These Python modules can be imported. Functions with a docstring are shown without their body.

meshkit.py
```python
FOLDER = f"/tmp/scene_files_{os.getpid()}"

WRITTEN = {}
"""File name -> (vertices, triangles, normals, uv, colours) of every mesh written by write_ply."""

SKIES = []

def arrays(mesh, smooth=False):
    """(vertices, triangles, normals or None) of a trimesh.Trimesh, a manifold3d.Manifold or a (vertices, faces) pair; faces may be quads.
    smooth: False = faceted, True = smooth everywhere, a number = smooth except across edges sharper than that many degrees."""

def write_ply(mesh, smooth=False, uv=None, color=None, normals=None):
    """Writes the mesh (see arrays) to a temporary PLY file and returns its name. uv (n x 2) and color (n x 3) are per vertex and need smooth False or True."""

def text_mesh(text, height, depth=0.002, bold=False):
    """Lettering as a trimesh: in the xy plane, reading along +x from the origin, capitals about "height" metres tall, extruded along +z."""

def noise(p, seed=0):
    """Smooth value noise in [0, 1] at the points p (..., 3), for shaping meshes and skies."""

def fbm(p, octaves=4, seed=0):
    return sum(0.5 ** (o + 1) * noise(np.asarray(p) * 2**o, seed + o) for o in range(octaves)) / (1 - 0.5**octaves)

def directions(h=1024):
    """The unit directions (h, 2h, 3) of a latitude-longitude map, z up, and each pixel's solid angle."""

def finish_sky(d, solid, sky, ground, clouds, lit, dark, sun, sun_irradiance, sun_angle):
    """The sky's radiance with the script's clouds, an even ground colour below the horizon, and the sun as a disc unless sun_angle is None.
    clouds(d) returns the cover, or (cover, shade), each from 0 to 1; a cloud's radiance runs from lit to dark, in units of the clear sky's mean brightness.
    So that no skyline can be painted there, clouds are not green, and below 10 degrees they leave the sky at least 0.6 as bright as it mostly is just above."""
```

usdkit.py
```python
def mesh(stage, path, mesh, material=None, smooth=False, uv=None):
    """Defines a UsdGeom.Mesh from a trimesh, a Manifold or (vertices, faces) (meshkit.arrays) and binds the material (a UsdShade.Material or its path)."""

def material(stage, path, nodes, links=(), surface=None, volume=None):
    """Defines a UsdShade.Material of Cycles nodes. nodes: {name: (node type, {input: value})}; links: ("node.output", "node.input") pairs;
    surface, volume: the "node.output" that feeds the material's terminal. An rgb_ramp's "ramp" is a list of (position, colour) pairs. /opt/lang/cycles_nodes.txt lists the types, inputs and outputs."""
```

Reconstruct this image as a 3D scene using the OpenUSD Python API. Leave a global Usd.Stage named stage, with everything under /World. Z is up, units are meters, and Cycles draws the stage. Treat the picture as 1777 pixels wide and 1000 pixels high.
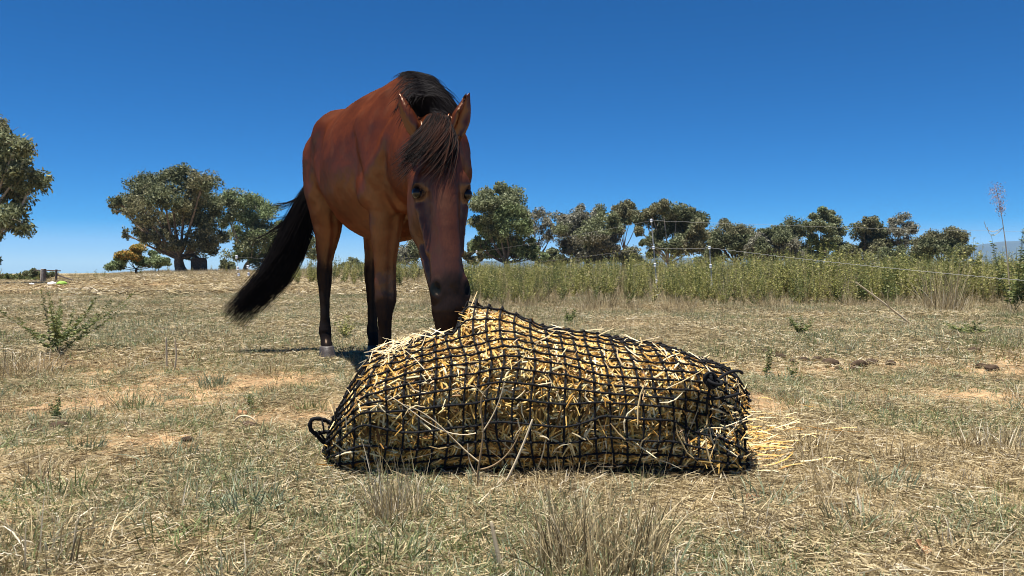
import math, numpy as np, trimesh, usdkit, meshkit
from scipy.spatial import cKDTree
from scipy import ndimage
from scipy.interpolate import PchipInterpolator, CubicSpline
from pxr import Usd, UsdGeom, UsdLux, UsdShade, Sdf, Gf, Vt

# ------------------------------------------------------------------ camera, sky, sun, exposure
stage = Usd.Stage.CreateInMemory()
UsdGeom.SetStageUpAxis(stage, 'Z')
world = UsdGeom.Xform.Define(stage, '/World')
CAM_H, PITCH, FPX = 0.59, math.radians(1.92), 1342.0
cam = UsdGeom.Camera.Define(stage, '/World/camera')
cam.AddTranslateOp().Set((0, 0, CAM_H))
cam.AddRotateXOp().Set(90 - math.degrees(PITCH))
cam.CreateHorizontalApertureAttr(36.0)
cam.CreateVerticalApertureAttr(36.0 * 9 / 16)
cam.CreateFocalLengthAttr(36.0 * FPX / 1777)
cam.CreateClippingRangeAttr((0.05, 30000.0))
cam.GetExposureAttr().Set(1.15)

SUN = np.array([-0.16, -0.07, 0.98]); SUN /= np.linalg.norm(SUN)
SUN_EL, SUN_ROT = math.asin(SUN[2]), math.atan2(SUN[0], SUN[1])
usdkit.material(stage, '/World/Looks/sky', {
    's': ('sky_texture', {'sky_type': 'single_scattering', 'sun_disc': False, 'sun_elevation': SUN_EL, 'sun_rotation': SUN_ROT,
                          'altitude': 3000.0, 'air_density': 0.8, 'aerosol_density': 0.0, 'ozone_density': 6.0}),
    'h': ('hsv', {'hue': 0.503, 'saturation': 1.72, 'value': 1.0, 'fac': 1.0}),
    'b': ('background_shader', {'strength': 0.051})}, [('s.color', 'h.color'), ('h.color', 'b.color')], surface='b.background')
dome = UsdLux.DomeLight.Define(stage, '/World/sky')
UsdShade.MaterialBindingAPI.Apply(dome.GetPrim()).Bind(UsdShade.Material.Get(stage, '/World/Looks/sky'))
dome.GetPrim().SetCustomDataByKey('kind', 'structure')
sun = UsdLux.DistantLight.Define(stage, '/World/sun')
sun.CreateIntensityAttr(1.25); sun.CreateAngleAttr(0.53); sun.CreateColorAttr((1.0, 0.955, 0.89))
sun.GetPrim().CreateAttribute('inputs:normalize', Sdf.ValueTypeNames.Bool).Set(True)
_z = SUN; _x = np.cross([0, 0, 1], _z); _x /= np.linalg.norm(_x); _y = np.cross(_z, _x)
sun.AddTransformOp().Set(Gf.Matrix4d(*_x, 0, *_y, 0, *_z, 0, 0, 0, 0, 1))

# ------------------------------------------------------------------ helpers
def at(px, py, d):
    """The point that photograph pixel (px, py) shows at the horizontal distance d in front of the camera."""
    r = np.array([(px - 888.5) / FPX, 1.0, -(py - 500.0) / FPX])
    c, s = math.cos(PITCH), math.sin(PITCH)
    v = np.array([r[0], c + r[2] * s, -s + r[2] * c])
    return np.array([0, 0, CAM_H]) + v * d / v[1]
def px_of(p):
    p = np.asarray(p, float) - [0, 0, CAM_H]
    c, s = math.cos(PITCH), math.sin(PITCH)
    f = p[..., 1] * c - p[..., 2] * s; u = p[..., 1] * s + p[..., 2] * c
    return np.stack([888.5 + FPX * p[..., 0] / f, 500 - FPX * u / f], -1)
def unit(v):
    v = np.asarray(v, float); return v / np.maximum(np.linalg.norm(v, axis=-1, keepdims=True), 1e-12)
def sstep(a, b, x):
    t = np.clip((x - a) / (b - a), 0, 1); return t * t * (3 - 2 * t)
USED = {}
ISLANDS = set()          # materials that colour each blade, leaf or stem by the mesh's own "shade" value
def shade_of(v, f, seed=0):
    from scipy.sparse import coo_matrix
    from scipy.sparse.csgraph import connected_components
    e = np.concatenate([f[:, [0, 1]], f[:, [1, 2]]]); n = len(v)
    k, lab = connected_components(coo_matrix((np.ones(len(e), np.int8), (e[:, 0], e[:, 1])), shape=(n, n)), directed=False)
    return np.random.default_rng(seed + n).random(k)[lab]
def set_shade(m, mat):
    if mat in ISLANDS:
        v = np.array(m.GetPointsAttr().Get()); f = np.array(m.GetFaceVertexIndicesAttr().Get()).reshape(-1, 3)
        UsdGeom.PrimvarsAPI(m).CreatePrimvar('shade', Sdf.ValueTypeNames.FloatArray, 'vertex').Set(Vt.FloatArray.FromNumpy(shade_of(v, f).astype(np.float32)))
def numbered(parent, name):
    k = USED.get((parent, name), 0); USED[(parent, name)] = k + 1
    return f'{parent}/{name}' + (f'_{k:03d}' if k else '')
def path_of(parent):
    return '/World' if parent is None else str(parent.GetPath())
def data(prim, label=None, cat=None, group=None, kind=None):
    for k, v in (('label', label), ('category', cat), ('group', group), ('kind', kind)):
        if v: prim.SetCustomDataByKey(k, v)
    return prim
def obj(name, mesh, mat, parent=None, smooth=False, primvars=None, **tags):
    if isinstance(mesh, tuple) and not primvars:             # drop points that no face uses
        v, f = np.asarray(mesh[0], float), np.asarray(mesh[1]); u, inv = np.unique(f, return_inverse=True); mesh = (v[u], inv.reshape(f.shape))
    m = usdkit.mesh(stage, numbered(path_of(parent), name), mesh, '/World/Looks/' + mat, smooth)
    set_shade(m, mat)
    for k, v in (primvars or {}).items():
        pv = UsdGeom.PrimvarsAPI(m).CreatePrimvar(k, Sdf.ValueTypeNames.Float3Array, 'vertex')
        pv.Set(Vt.Vec3fArray.FromNumpy(np.asarray(v, np.float32)))
    return data(m.GetPrim(), **tags)
def thing(name, label, cat, loc=(0, 0, 0), rotz=0.0, scale=1.0, group=None, kind=None):
    x = UsdGeom.Xform.Define(stage, numbered('/World', name))
    x.AddTranslateOp().Set(tuple(map(float, loc))); x.AddRotateZOp().Set(float(rotz))
    if scale != 1.0: x.AddScaleOp().Set((float(scale),) * 3)
    return data(x.GetPrim(), label, cat, group, kind)
def curves(name, strands, widths, mat, parent=None, **tags):
    c = UsdGeom.BasisCurves.Define(stage, numbered(path_of(parent), name))
    c.CreateTypeAttr('linear')
    c.CreatePointsAttr(Vt.Vec3fArray.FromNumpy(np.concatenate(strands).astype(np.float32)))
    c.CreateCurveVertexCountsAttr(Vt.IntArray([len(s) for s in strands]))
    c.CreateWidthsAttr(Vt.FloatArray.FromNumpy(np.concatenate(widths).astype(np.float32))); c.SetWidthsInterpolation('vertex')
    UsdShade.MaterialBindingAPI.Apply(c.GetPrim()).Bind(UsdShade.Material.Get(stage, '/World/Looks/' + mat))
    return data(c.GetPrim(), **tags)
def instancer(name, protos, pos, yaw, scale, idx, tilt=None, parent=None, **tags):
    """protos: list of (mesh, material). yaw radians, scale (n,) or (n,3)."""
    p = UsdGeom.PointInstancer.Define(stage, numbered(path_of(parent), name))
    rel = p.CreatePrototypesRel()
    for i, (mesh, mat) in enumerate(protos):
        q = usdkit.mesh(stage, f'{p.GetPath()}/clump' + (f'_{i:03d}' if i else ''), mesh, '/World/Looks/' + mat)
        set_shade(q, mat); rel.AddTarget(q.GetPath())
    n = len(pos); scale = np.asarray(scale, float)
    if scale.ndim == 1: scale = np.repeat(scale[:, None], 3, 1)
    h = np.asarray(yaw) / 2; z = np.zeros(n)
    q = np.stack([np.cos(h), z, z, np.sin(h)], 1)
    if tilt is not None:   # (axis angle about x after yaw)
        t = np.asarray(tilt) / 2
        q = np.stack([np.cos(t) * q[:, 0], np.sin(t) * q[:, 0], -np.sin(t) * q[:, 3], np.cos(t) * q[:, 3]], 1)
    p.CreatePositionsAttr(Vt.Vec3fArray.FromNumpy(np.asarray(pos, np.float32)))
    p.CreateScalesAttr(Vt.Vec3fArray.FromNumpy(scale.astype(np.float32)))
    p.CreateProtoIndicesAttr(Vt.IntArray.FromNumpy(np.asarray(idx, np.int32)))
    p.CreateOrientationsAttr(Vt.QuathArray([Gf.Quath(*map(float, r)) for r in q]))
    return data(p.GetPrim(), **tags)
def merge(parts):
    v, f, n = [], [], 0
    for m in parts:
        a, b = (np.asarray(m.vertices), np.asarray(m.faces)) if hasattr(m, 'faces') else m
        v.append(a); f.append(np.asarray(b) + n); n += len(a)
    return np.concatenate(v), np.concatenate(f)
def tube(points, radii, sides=6, cap=True):
    p = np.asarray(points, float); n = len(p); radii = np.broadcast_to(radii, (n,))
    t = unit(np.gradient(p, axis=0))
    a = np.zeros_like(p); up = np.array([0, 0, 1.0]) if abs(t[0][2]) < 0.9 else np.array([1.0, 0, 0])
    a[0] = unit(np.cross(t[0], up))
    for i in range(1, n): a[i] = unit(a[i - 1] - t[i] * np.dot(a[i - 1], t[i]))
    b = np.cross(t, a); g = np.arange(sides) * 2 * np.pi / sides
    v = p[:, None] + radii[:, None, None] * (np.cos(g)[None, :, None] * a[:, None] + np.sin(g)[None, :, None] * b[:, None])
    i, j = np.meshgrid(np.arange(n - 1), np.arange(sides), indexing='ij'); k = (j + 1) % sides
    q = np.stack([i * sides + j, i * sides + k, (i + 1) * sides + k, (i + 1) * sides + j], -1).reshape(-1, 4)
    f = np.vstack([q[:, [0, 1, 2]], q[:, [0, 2, 3]]]); v = v.reshape(-1, 3)
    if cap:
        m = len(v); v = np.vstack([v, p[0], p[-1]]); j = np.arange(sides); k = (j + 1) % sides
        f = np.vstack([f, np.stack([k, j, np.full(sides, m)], 1), np.stack([j + (n - 1) * sides, k + (n - 1) * sides, np.full(sides, m + 1)], 1)])
    return v, f
def spline(pts, n):
    pts = np.asarray(pts, float); s = np.r_[0, np.cumsum(np.linalg.norm(np.diff(pts[:, :3], axis=0), axis=1))]
    return CubicSpline(s, pts)(np.linspace(0, s[-1], n))
def ribbons(base, tipdir, length, width, bend, rng, segs=3, side=None):
    """Many blades at once: base (n,3), tipdir (n,3) unit start direction, bend (n,) droop in metres per metre; tapered ribbons."""
    n = len(base); d = unit(tipdir)
    side = unit(np.cross(d, rng.normal(size=(n, 3)))) if side is None else unit(side)
    u = np.linspace(0, 1, segs + 1)
    c = base[:, None] + d[:, None] * (u[None, :, None] * length[:, None, None])
    c[..., 2] -= (bend * length)[:, None] * u[None] ** 2
    w = (width[:, None] * np.array([1 - 0.93 * x ** 1.6 for x in u])[None])[..., None] * 0.5
    v = np.stack([c - side[:, None] * w, c + side[:, None] * w], 2).reshape(n, -1, 3)
    f = np.array([[2 * i, 2 * i + 1, 2 * i + 3] for i in range(segs)] + [[2 * i, 2 * i + 3, 2 * i + 2] for i in range(segs)])
    k = 2 * (segs + 1)
    return v.reshape(-1, 3), (f[None] + (np.arange(n) * k)[:, None, None]).reshape(-1, 3)

# ------------------------------------------------------------------ the horse
class Field:
    """Smooth union of swept ellipses, ellipsoids and round cones; evaluated only near each shape."""
    def __init__(self): self.items = []
    def sweep(self, rows, k=0.03, side=(0, 1, 0), cut=False, step=0.008, soft=2):
        rows = np.asarray(rows, float); s = np.r_[0, np.cumsum(np.linalg.norm(np.diff(rows[:, :3], axis=0), axis=1))]
        q = PchipInterpolator(s, rows)(np.linspace(0, s[-1], max(8, int(s[-1] / step))))
        q[:, 3:] = ndimage.gaussian_filter1d(q[:, 3:], soft, axis=0, mode='nearest'); c, rs, rn = q[:, :3], q[:, 3], q[:, 4]
        t = unit(np.gradient(ndimage.gaussian_filter1d(c, 4, axis=0, mode='nearest'), axis=0)); sd = np.asarray(side, float)
        sd = unit(sd - t * (t @ sd)[:, None]) if sd.ndim == 1 else sd
        nn = np.cross(t, sd); tree = cKDTree(c); ds = np.linalg.norm(c[1] - c[0]); grs, grn = np.gradient(rs) / ds, np.gradient(rn) / ds; big = max(rs.max(), rn.max())
        def ev(p):
            _, i = tree.query(p, workers=-1); d = p - c[i]
            l = np.stack([(d * sd[i]).sum(1), (d * nn[i]).sum(1), (d * t[i]).sum(1)], 1)
            inner = (i > 0) & (i < len(c) - 1); off = np.where(inner, np.clip(l[:, 2], -step, step), 0); l[inner, 2] = 0
            a, b = rs[i] + grs[i] * off, rn[i] + grn[i] * off
            r = np.stack([a, b, np.minimum(a, b)], 1)
            k0 = np.linalg.norm(l / r, axis=1); k1 = np.linalg.norm(l / r ** 2, axis=1)
            return np.where(k0 < 1e-6, -r.min(1), k0 * (k0 - 1) / np.maximum(k1, 1e-9))
        self.items.append((ev, c.min(0) - big, c.max(0) + big, k, cut))
    def ball(self, c, r, axes=None, k=0.03, cut=False):
        c = np.asarray(c, float); r = np.broadcast_to(np.asarray(r, float), (3,)).copy(); R = np.eye(3) if axes is None else np.asarray(axes, float)
        def ev(p):
            l = (p - c) @ R.T; k0 = np.linalg.norm(l / r, axis=1); k1 = np.linalg.norm(l / r ** 2, axis=1)
            return np.where(k0 < 1e-6, -r.min(), k0 * (k0 - 1) / np.maximum(k1, 1e-9))
        self.items.append((ev, c - r.max(), c + r.max(), k, cut))
    def cone(self, a, b, ra, rb, k=0.02, cut=False):
        a, b = np.asarray(a, float), np.asarray(b, float); ab = b - a; L2 = ab @ ab
        def ev(p):
            t = np.clip((p - a) @ ab / L2, 0, 1); return np.linalg.norm(p - a - t[:, None] * ab, axis=1) - (ra + (rb - ra) * t)
        m = max(ra, rb); self.items.append((ev, np.minimum(a, b) - m, np.maximum(a, b) + m, k, cut))
    def __call__(self, p):
        f = np.full(len(p), 0.2)
        for ev, lo, hi, k, cut in self.items:
            w = np.nonzero(((p > lo - 0.12) & (p < hi + 0.12)).all(1))[0]
            if not len(w): continue
            d = ev(p[w])
            if cut:
                a, b = f[w], -d; h = np.clip(0.5 + 0.5 * (a - b) / k, 0, 1); f[w] = b + (a - b) * h + k * h * (1 - h)
            else:
                a = f[w]; h = np.clip(0.5 + 0.5 * (a - d) / k, 0, 1); f[w] = a + (d - a) * h - k * h * (1 - h)
        return f
def surface(field, lo, hi, h, coarse=4):
    """Surface nets over the zero level, evaluated finely only in a band around it."""
    lo = np.asarray(lo, float); n = np.ceil((np.asarray(hi) - lo) / (h * coarse)).astype(int) + 1
    g = np.stack(np.meshgrid(*[np.arange(k) for k in n], indexing='ij'), -1).reshape(-1, 3)
    c = field(lo + g * h * coarse).reshape(n)
    near = np.abs(c) < h * coarse * 2.2
    N = (n - 1) * coarse + 1
    full = np.where(ndimage.zoom(np.sign(c), (N / n), order=0, grid_mode=False, mode='nearest') < 0, -0.2, 0.2).astype(np.float32)
    near = ndimage.zoom(near.astype(np.uint8), (N / n), order=0, grid_mode=False, mode='nearest') > 0
    near = ndimage.binary_dilation(near, iterations=2)
    idx = np.argwhere(near)
    full[near] = np.concatenate([field(lo + part * h) for part in np.array_split(idx, max(1, len(idx) // 400000))])
    s = full < 0
    corners = [s[a:s.shape[0] - 1 + a, b:s.shape[1] - 1 + b, e:s.shape[2] - 1 + e] for a in (0, 1) for b in (0, 1) for e in (0, 1)]
    cnt = sum(x.astype(np.int8) for x in corners); act = (cnt > 0) & (cnt < 8)
    cells = np.argwhere(act); vid = np.full(act.shape, -1, np.int64); vid[act] = np.arange(len(cells))
    acc, num = np.zeros((len(cells), 3)), np.zeros(len(cells))
    for axis in range(3):
        for b in (0, 1):
            for e in (0, 1):
                o = np.zeros(3, int); o[(axis + 1) % 3] = b; o[(axis + 2) % 3] = e
                p0 = cells + o; p1 = p0.copy(); p1[:, axis] += 1
                f0, f1 = full[tuple(p0.T)], full[tuple(p1.T)]; w = (f0 < 0) != (f1 < 0)
                t = f0[w] / (f0[w] - f1[w]); q = p0[w].astype(float); q[:, axis] += t
                acc[w] += q; num[w] += 1
    v = lo + acc / num[:, None] * h
    faces = []
    for axis in range(3):
        a, b = (axis + 1) % 3, (axis + 2) % 3
        sl0 = [slice(1, -1)] * 3; sl0[axis] = slice(0, -1); sl1 = list(sl0); sl1[axis] = slice(1, None)
        s0, s1 = s[tuple(sl0)], s[tuple(sl1)]
        for flip, hit in ((False, s0 & ~s1), (True, ~s0 & s1)):
            p = np.argwhere(hit); off = np.ones(3, int); off[axis] = 0; p = p + off
            def cell(da, db):
                q = p.copy(); q[:, a] += da; q[:, b] += db; return vid[tuple(q.T)]
            quad = np.stack([cell(-1, -1), cell(0, -1), cell(0, 0), cell(-1, 0)], 1)
            faces.append(quad[:, ::-1] if flip else quad)
    q = np.concatenate(faces); return v, np.vstack([q[:, [0, 1, 2]], q[:, [0, 2, 3]]])

TH = math.radians(23.0)
H_O = np.array([-0.435, 3.47, 0.0])
H_F, H_L = np.array([math.sin(TH), -math.cos(TH), 0]), np.array([math.cos(TH), math.sin(TH), 0])
def to_local(p):
    d = np.asarray(p, float) - H_O; return np.stack([d @ H_F, d @ H_L, d[..., 2]], -1)
def dir_local(v): return np.stack([np.dot(v, H_F), np.dot(v, H_L), v[2]])
HP, HM = to_local(at(759, 231, 2.60)), to_local(at(784, 550, 2.43))
hd = unit(HM - HP); HLEN = np.linalg.norm(HM - HP); HS = HLEN / 0.645
yaw = math.radians(20); hf = dir_local(np.array([math.sin(yaw), -math.cos(yaw), 0])); hf = unit(hf - hd * (hf @ hd)); hl = np.cross(hf, hd)
if dir_local(np.array([1.0, 0, 0])) @ hl < 0: hl = -hl
HAX = np.array([hd, hf, hl])
def hp(s, a, b): return HP + HS * (s * hd + a * hf + b * hl)

def leg_fore(y, x0=0.0, dy=0.0):
    r = [(.08, 1.10, .085, .15), (.06, .95, .085, .135), (.035, .84, .078, .115), (.02, .74, .068, .092), (.016, .64, .055, .068), (.015, .54, .045, .051), (.018, .48, .047, .05),
         (.02, .435, .049, .05), (.014, .385, .040, .042), (.006, .33, .030, .035), (0, .25, .0275, .034), (-.004, .19, .031, .038), (-.004, .16, .037, .043), (.015, .118, .029, .032), (.035, .078, .037, .043), (.04, .06, .037, .043)]
    return [(x0 + a, y + dy * (1 - z / 1.1) + (0.02 if y < 0 else -0.02) * sstep(.7, 1.1, z), z, l, f) for a, z, l, f in r]
def leg_hind(y, x0):
    r = [(.10, 1.20, .14, .22), (.06, 1.06, .135, .215), (.07, .94, .115, .18), (.075, .84, .092, .142), (.045, .74, .07, .105), (.005, .65, .054, .078), (-.035, .575, .044, .062),
         (-.05, .52, .045, .06), (-.048, .47, .043, .053), (-.045, .41, .034, .043), (-.04, .33, .029, .036), (-.036, .24, .0285, .035), (-.036, .165, .037, .043), (-.012, .118, .029, .032), (.012, .078, .038, .044), (.018, .06, .038, .044)]
    return [(x0 + a, y, z, l, f) for a, z, l, f in r]
FEET = {'rf': (-0.02, -.135), 'lf': (0.02, .135), 'rh': (-1.38, -.165), 'lh': (-1.31, .11)}
def build_horse():
    F = Field()
    F.sweep([(-1.50, 0, 1.20, .05, .06), (-1.44, 0, 1.20, .14, .16), (-1.34, 0, 1.19, .215, .245), (-1.2, 0, 1.175, .262, .285), (-1.02, 0, 1.15, .285, .305), (-.8, 0, 1.11, .305, .345), (-.55, 0, 1.065, .318, .375),
             (-.3, 0, 1.06, .305, .375), (-.12, 0, 1.075, .245, .345), (.05, 0, 1.08, .205, .315), (.17, 0, 1.05, .18, .23), (.25, 0, 1.02, .12, .12)], k=.05, soft=11)
    F.sweep([(-.18, -.01, 1.11, .15, .27), (.0, -.02, 1.10, .165, .275), (.2, -.045, 1.065, .150, .258), (.4, -.085, 1.025, .125, .220), (.56, -.125, .985, .105, .185), (.67, -.155, .965, .090, .155), (HP[0] - .06, HP[1], .945, .080, .130)], k=.06, soft=8)
    for sgn in (-1, 1):
        F.ball((.0, sgn * .14, 1.09), (.13, .075, .23), axes=[[.94, 0, -.34], [0, 1, 0], [.34, 0, .94]], k=.05)
        F.ball((.10, sgn * .14, 1.0), (.11, .07, .12), k=.05)
        F.ball((-.07, sgn * .17, .95), (.13, .055, .10), k=.04)
        F.ball((.17, sgn * .085, .92), (.09, .085, .13), k=.03)
        F.ball((-1.15, sgn * .14, 1.29), (.26, .13, .155), k=.08)
        F.ball((-.95, sgn * .225, 1.30), (.06, .05, .06), k=.09)
        F.ball((-.80, sgn * .33, 1.16), (.10, .05, .12), k=.08, cut=True)
        F.ball((-1.30, sgn * .16, 1.13), (.19, .12, .24), k=.05)
    F.ball((-.14, 0, 1.335), (.2, .045, .085), k=.09)
    for key, (x, y) in FEET.items():
        F.sweep(leg_fore(y, x) if key[1] == 'f' else leg_hind(y, x), k=.035)
        s = 1 if y > 0 else -1
        if key[1] == 'f':
            F.ball((x + .045, y, .76), (.04, .05, .12), k=.04); F.ball((x - .035, y, .43), (.02, .024, .035), k=.025)
            F.cone((x - .03, y, .4), (x - .034, y, .19), .012, .014, k=.015)
            F.ball((x - .035, y, .16), (.02, .026, .025), k=.02)
        else:
            F.cone((x - .095, y, .545), (x - .075, y, .50), .030, .028, k=.02); F.cone((x - .095, y, .56), (x - .03, y, .78), .019, .035, k=.03)
            F.cone((x - .07, y, .45), (x - .07, y, .19), .013, .014, k=.015); F.ball((x - .07, y, .16), (.02, .026, .025), k=.02)
            F.ball((x + .18, y + s * .02, .93), (.09, .075, .12), k=.05)
    for sgn in (-1, 1):
        F.cone((-.10, sgn * .205, 1.22), (.06, sgn * .195, .98), .014, .016, k=.09)           # shoulder blade spine
        F.ball((-.03, sgn * .205, .90), (.10, .045, .075), k=.03)
        F.cone((-1.02, sgn * .215, 1.31), (-1.20, sgn * .215, 1.0), .04, .05, k=.09)           # thigh
        F.cone((-1.36, sgn * .13, 1.22), (-1.37, sgn * .14, .92), .055, .04, k=.07)            # hamstring
        F.cone((.09, sgn * .165, 1.06), (.05, sgn * .165, .86), .045, .04, k=.045)             # upper arm
        F.cone((.30, -.075 + sgn * .095, 1.10), (.10, sgn * .17, .98), .03, .035, k=.06)       # neck strap muscle
        F.cone((.24, sgn * .012, 1.02), (.235, sgn * .010, .84), .012, .010, k=.03, cut=True)   # breast groove
    # head
    rows = [(-.03, -.035, .050, .06), (.04, -.03, .072, .083), (.12, -.035, .087, .095), (.20, -.04, .089, .10), (.28, -.035, .081, .094), (.37, -.022, .062, .080), (.45, -.012, .054, .068), (.53, -.008, .056, .062),
            (.58, -.012, .059, .059), (.63, -.020, .057, .051), (.662, -.027, .048, .040)]
    F.sweep([(*hp(s, a, 0), l * HS, f * HS) for s, a, l, f in rows], k=.03, side=hl)
    S = HS
    for g in (-1, 1):
        F.ball(hp(.225, -.12, g * .056), np.array((.125, .085, .034)) * S, HAX, k=.03)
        F.cone(hp(.30, -.145, g * .042), hp(.57, -.062, g * .022), .03 * S, .024 * S, k=.03)
        F.ball(hp(.215, .002, g * .081), np.array((.036, .032, .022)) * S, HAX, k=.02)
        F.ball(hp(.18, .012, g * .074), np.array((.03, .025, .018)) * S, HAX, k=.02)
        F.cone(hp(.27, -.012, g * .079), hp(.42, -.02, g * .056), .013 * S, .010 * S, k=.022)
        F.ball(hp(.10, -.03, g * .083), np.array((.035, .03, .014)) * S, HAX, k=.02, cut=True)
        F.ball(hp(.34, .024, g * .066), np.array((.09, .020, .012)) * S, HAX, k=.04, cut=True)
        F.ball(hp(.557, .014, g * .046), np.array((.034, .026, .019)) * S, HAX, k=.025)
        F.ball(hp(.556, .033, g * .058), np.array((.027, .015, .016)) * S, np.array([unit(hd - .45 * g * hl), unit(hf), unit(hl + .45 * g * hd)]), k=.012, cut=True)
        F.ball(hp(.223, .016, g * .0915), np.array((.021, .019, .012)) * S, HAX, k=.008, cut=True)
    F.ball(hp(.38, .048, 0), np.array((.16, .014, .030)) * S, HAX, k=.02)
    F.ball(hp(.625, -.005, 0), np.array((.042, .045, .050)) * S, HAX, k=.025)
    F.ball(hp(.610, -.068, 0), np.array((.045, .030, .036)) * S, HAX, k=.02)
    F.ball(hp(.652, -.046, 0), np.array((.040, .0055, .06)) * S, np.array([unit(hd - .25 * hf), unit(hf + .25 * hd), hl]), k=.008, cut=True)
    # ears
    for g, dirw, face in ((1, (.30, .10, .95), (.75, -.62, .1)), (-1, (-.36, .02, .93), (-.85, -.30, 0))):
        ax = unit(dir_local(unit(np.array(dirw, float)))); op = dir_local(np.array(face, float)); op = unit(op - ax * (op @ ax)); sd = np.cross(ax, op)
        b0 = hp(.015, -.03, g * .058)
        prof = [(-.02, .024), (.02, .030), (.05, .037), (.08, .037), (.115, .030), (.15, .017), (.178, .005)]
        F.sweep([(*(b0 + ax * u + op * (.010 * math.sin(u * 12))), w, w * .72) for u, w in prof], k=.012, side=sd, step=.004)
        F.sweep([(*(b0 + ax * u + op * (.010 * math.sin(u * 12) + w * .62)), w * .70, w * .62) for u, w in prof if u > .015], k=.006, side=sd, cut=True, step=.004)
    v, f = surface(F, (-1.66, -.42, .05), (HM[0] + .16, .42, 1.56), 0.0065)
    m = trimesh.Trimesh(v, f, process=False)
    if m.volume < 0: f = f[:, ::-1]
    m = trimesh.Trimesh(v, f, process=False)
    comp = trimesh.graph.connected_component_labels(m.edges_unique, node_count=len(v)); keep = comp == np.bincount(comp).argmax()
    m.update_faces(keep[m.faces].all(1)); m.remove_unreferenced_vertices()
    trimesh.smoothing.filter_taubin(m, lamb=.5, nu=.53, iterations=6)
    v = np.array(m.vertices); nn = np.array(m.vertex_normals); head = v[:, 0] > .62
    v = v + nn * ((meshkit.fbm(v * 11, 2, 3) - .5) * np.where(head, .002, .009) + (meshkit.fbm(v * 34 + 5, 2, 6) - .5) * .0026)[:, None]
    return v, np.array(m.faces), F

usdkit.material(stage, '/World/Looks/coat', {
    'c': ('attribute', {'attribute': 'coat'}), 'g': ('texture_coordinate', {}),
    'n': ('noise_texture', {'scale': 8.0, 'detail': 5.0}), 'm': ('mapping', {'scale': (260, 260, 60)}), 'n2': ('noise_texture', {'scale': 1.0, 'detail': 3.0}),
    'r': ('map_range', {'from_min': .3, 'from_max': .7, 'to_min': .72, 'to_max': 1.28}), 'mul': ('mix_color', {'blend_type': 'multiply', 'fac': 1.0, 'use_clamp': False}),
    'r2': ('map_range', {'from_min': .3, 'from_max': .7, 'to_min': .88, 'to_max': 1.12}), 'mu2': ('mix_color', {'blend_type': 'multiply', 'fac': 1.0}),
    'b': ('bump', {'strength': .30, 'distance': .0025}),
    'd': ('diffuse_bsdf', {'roughness': .4}), 's': ('glossy_bsdf', {'color': (1.0, .72, .52), 'roughness': .30}), 'w': ('rgb_to_bw', {}), 'gl': ('map_range', {'from_min': .012, 'from_max': .021, 'to_min': .010, 'to_max': .062, 'clamp': True}), 'p': ('mix_closure', {})},
    [('g.object', 'n.vector'), ('g.object', 'm.vector'), ('m.vector', 'n2.vector'), ('n.fac', 'r.value'), ('c.color', 'mul.a'), ('r.result', 'mul.b'), ('n2.fac', 'r2.value'), ('mul.result', 'mu2.a'), ('r2.result', 'mu2.b'),
     ('mu2.result', 'd.color'), ('c.color', 'w.color'), ('w.val', 'gl.value'), ('gl.result', 'p.fac'), ('n2.fac', 'b.height'), ('b.normal', 'd.normal'), ('b.normal', 's.normal'), ('d.BSDF', 'p.closure1'), ('s.BSDF', 'p.closure2')], surface='p.closure')
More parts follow.
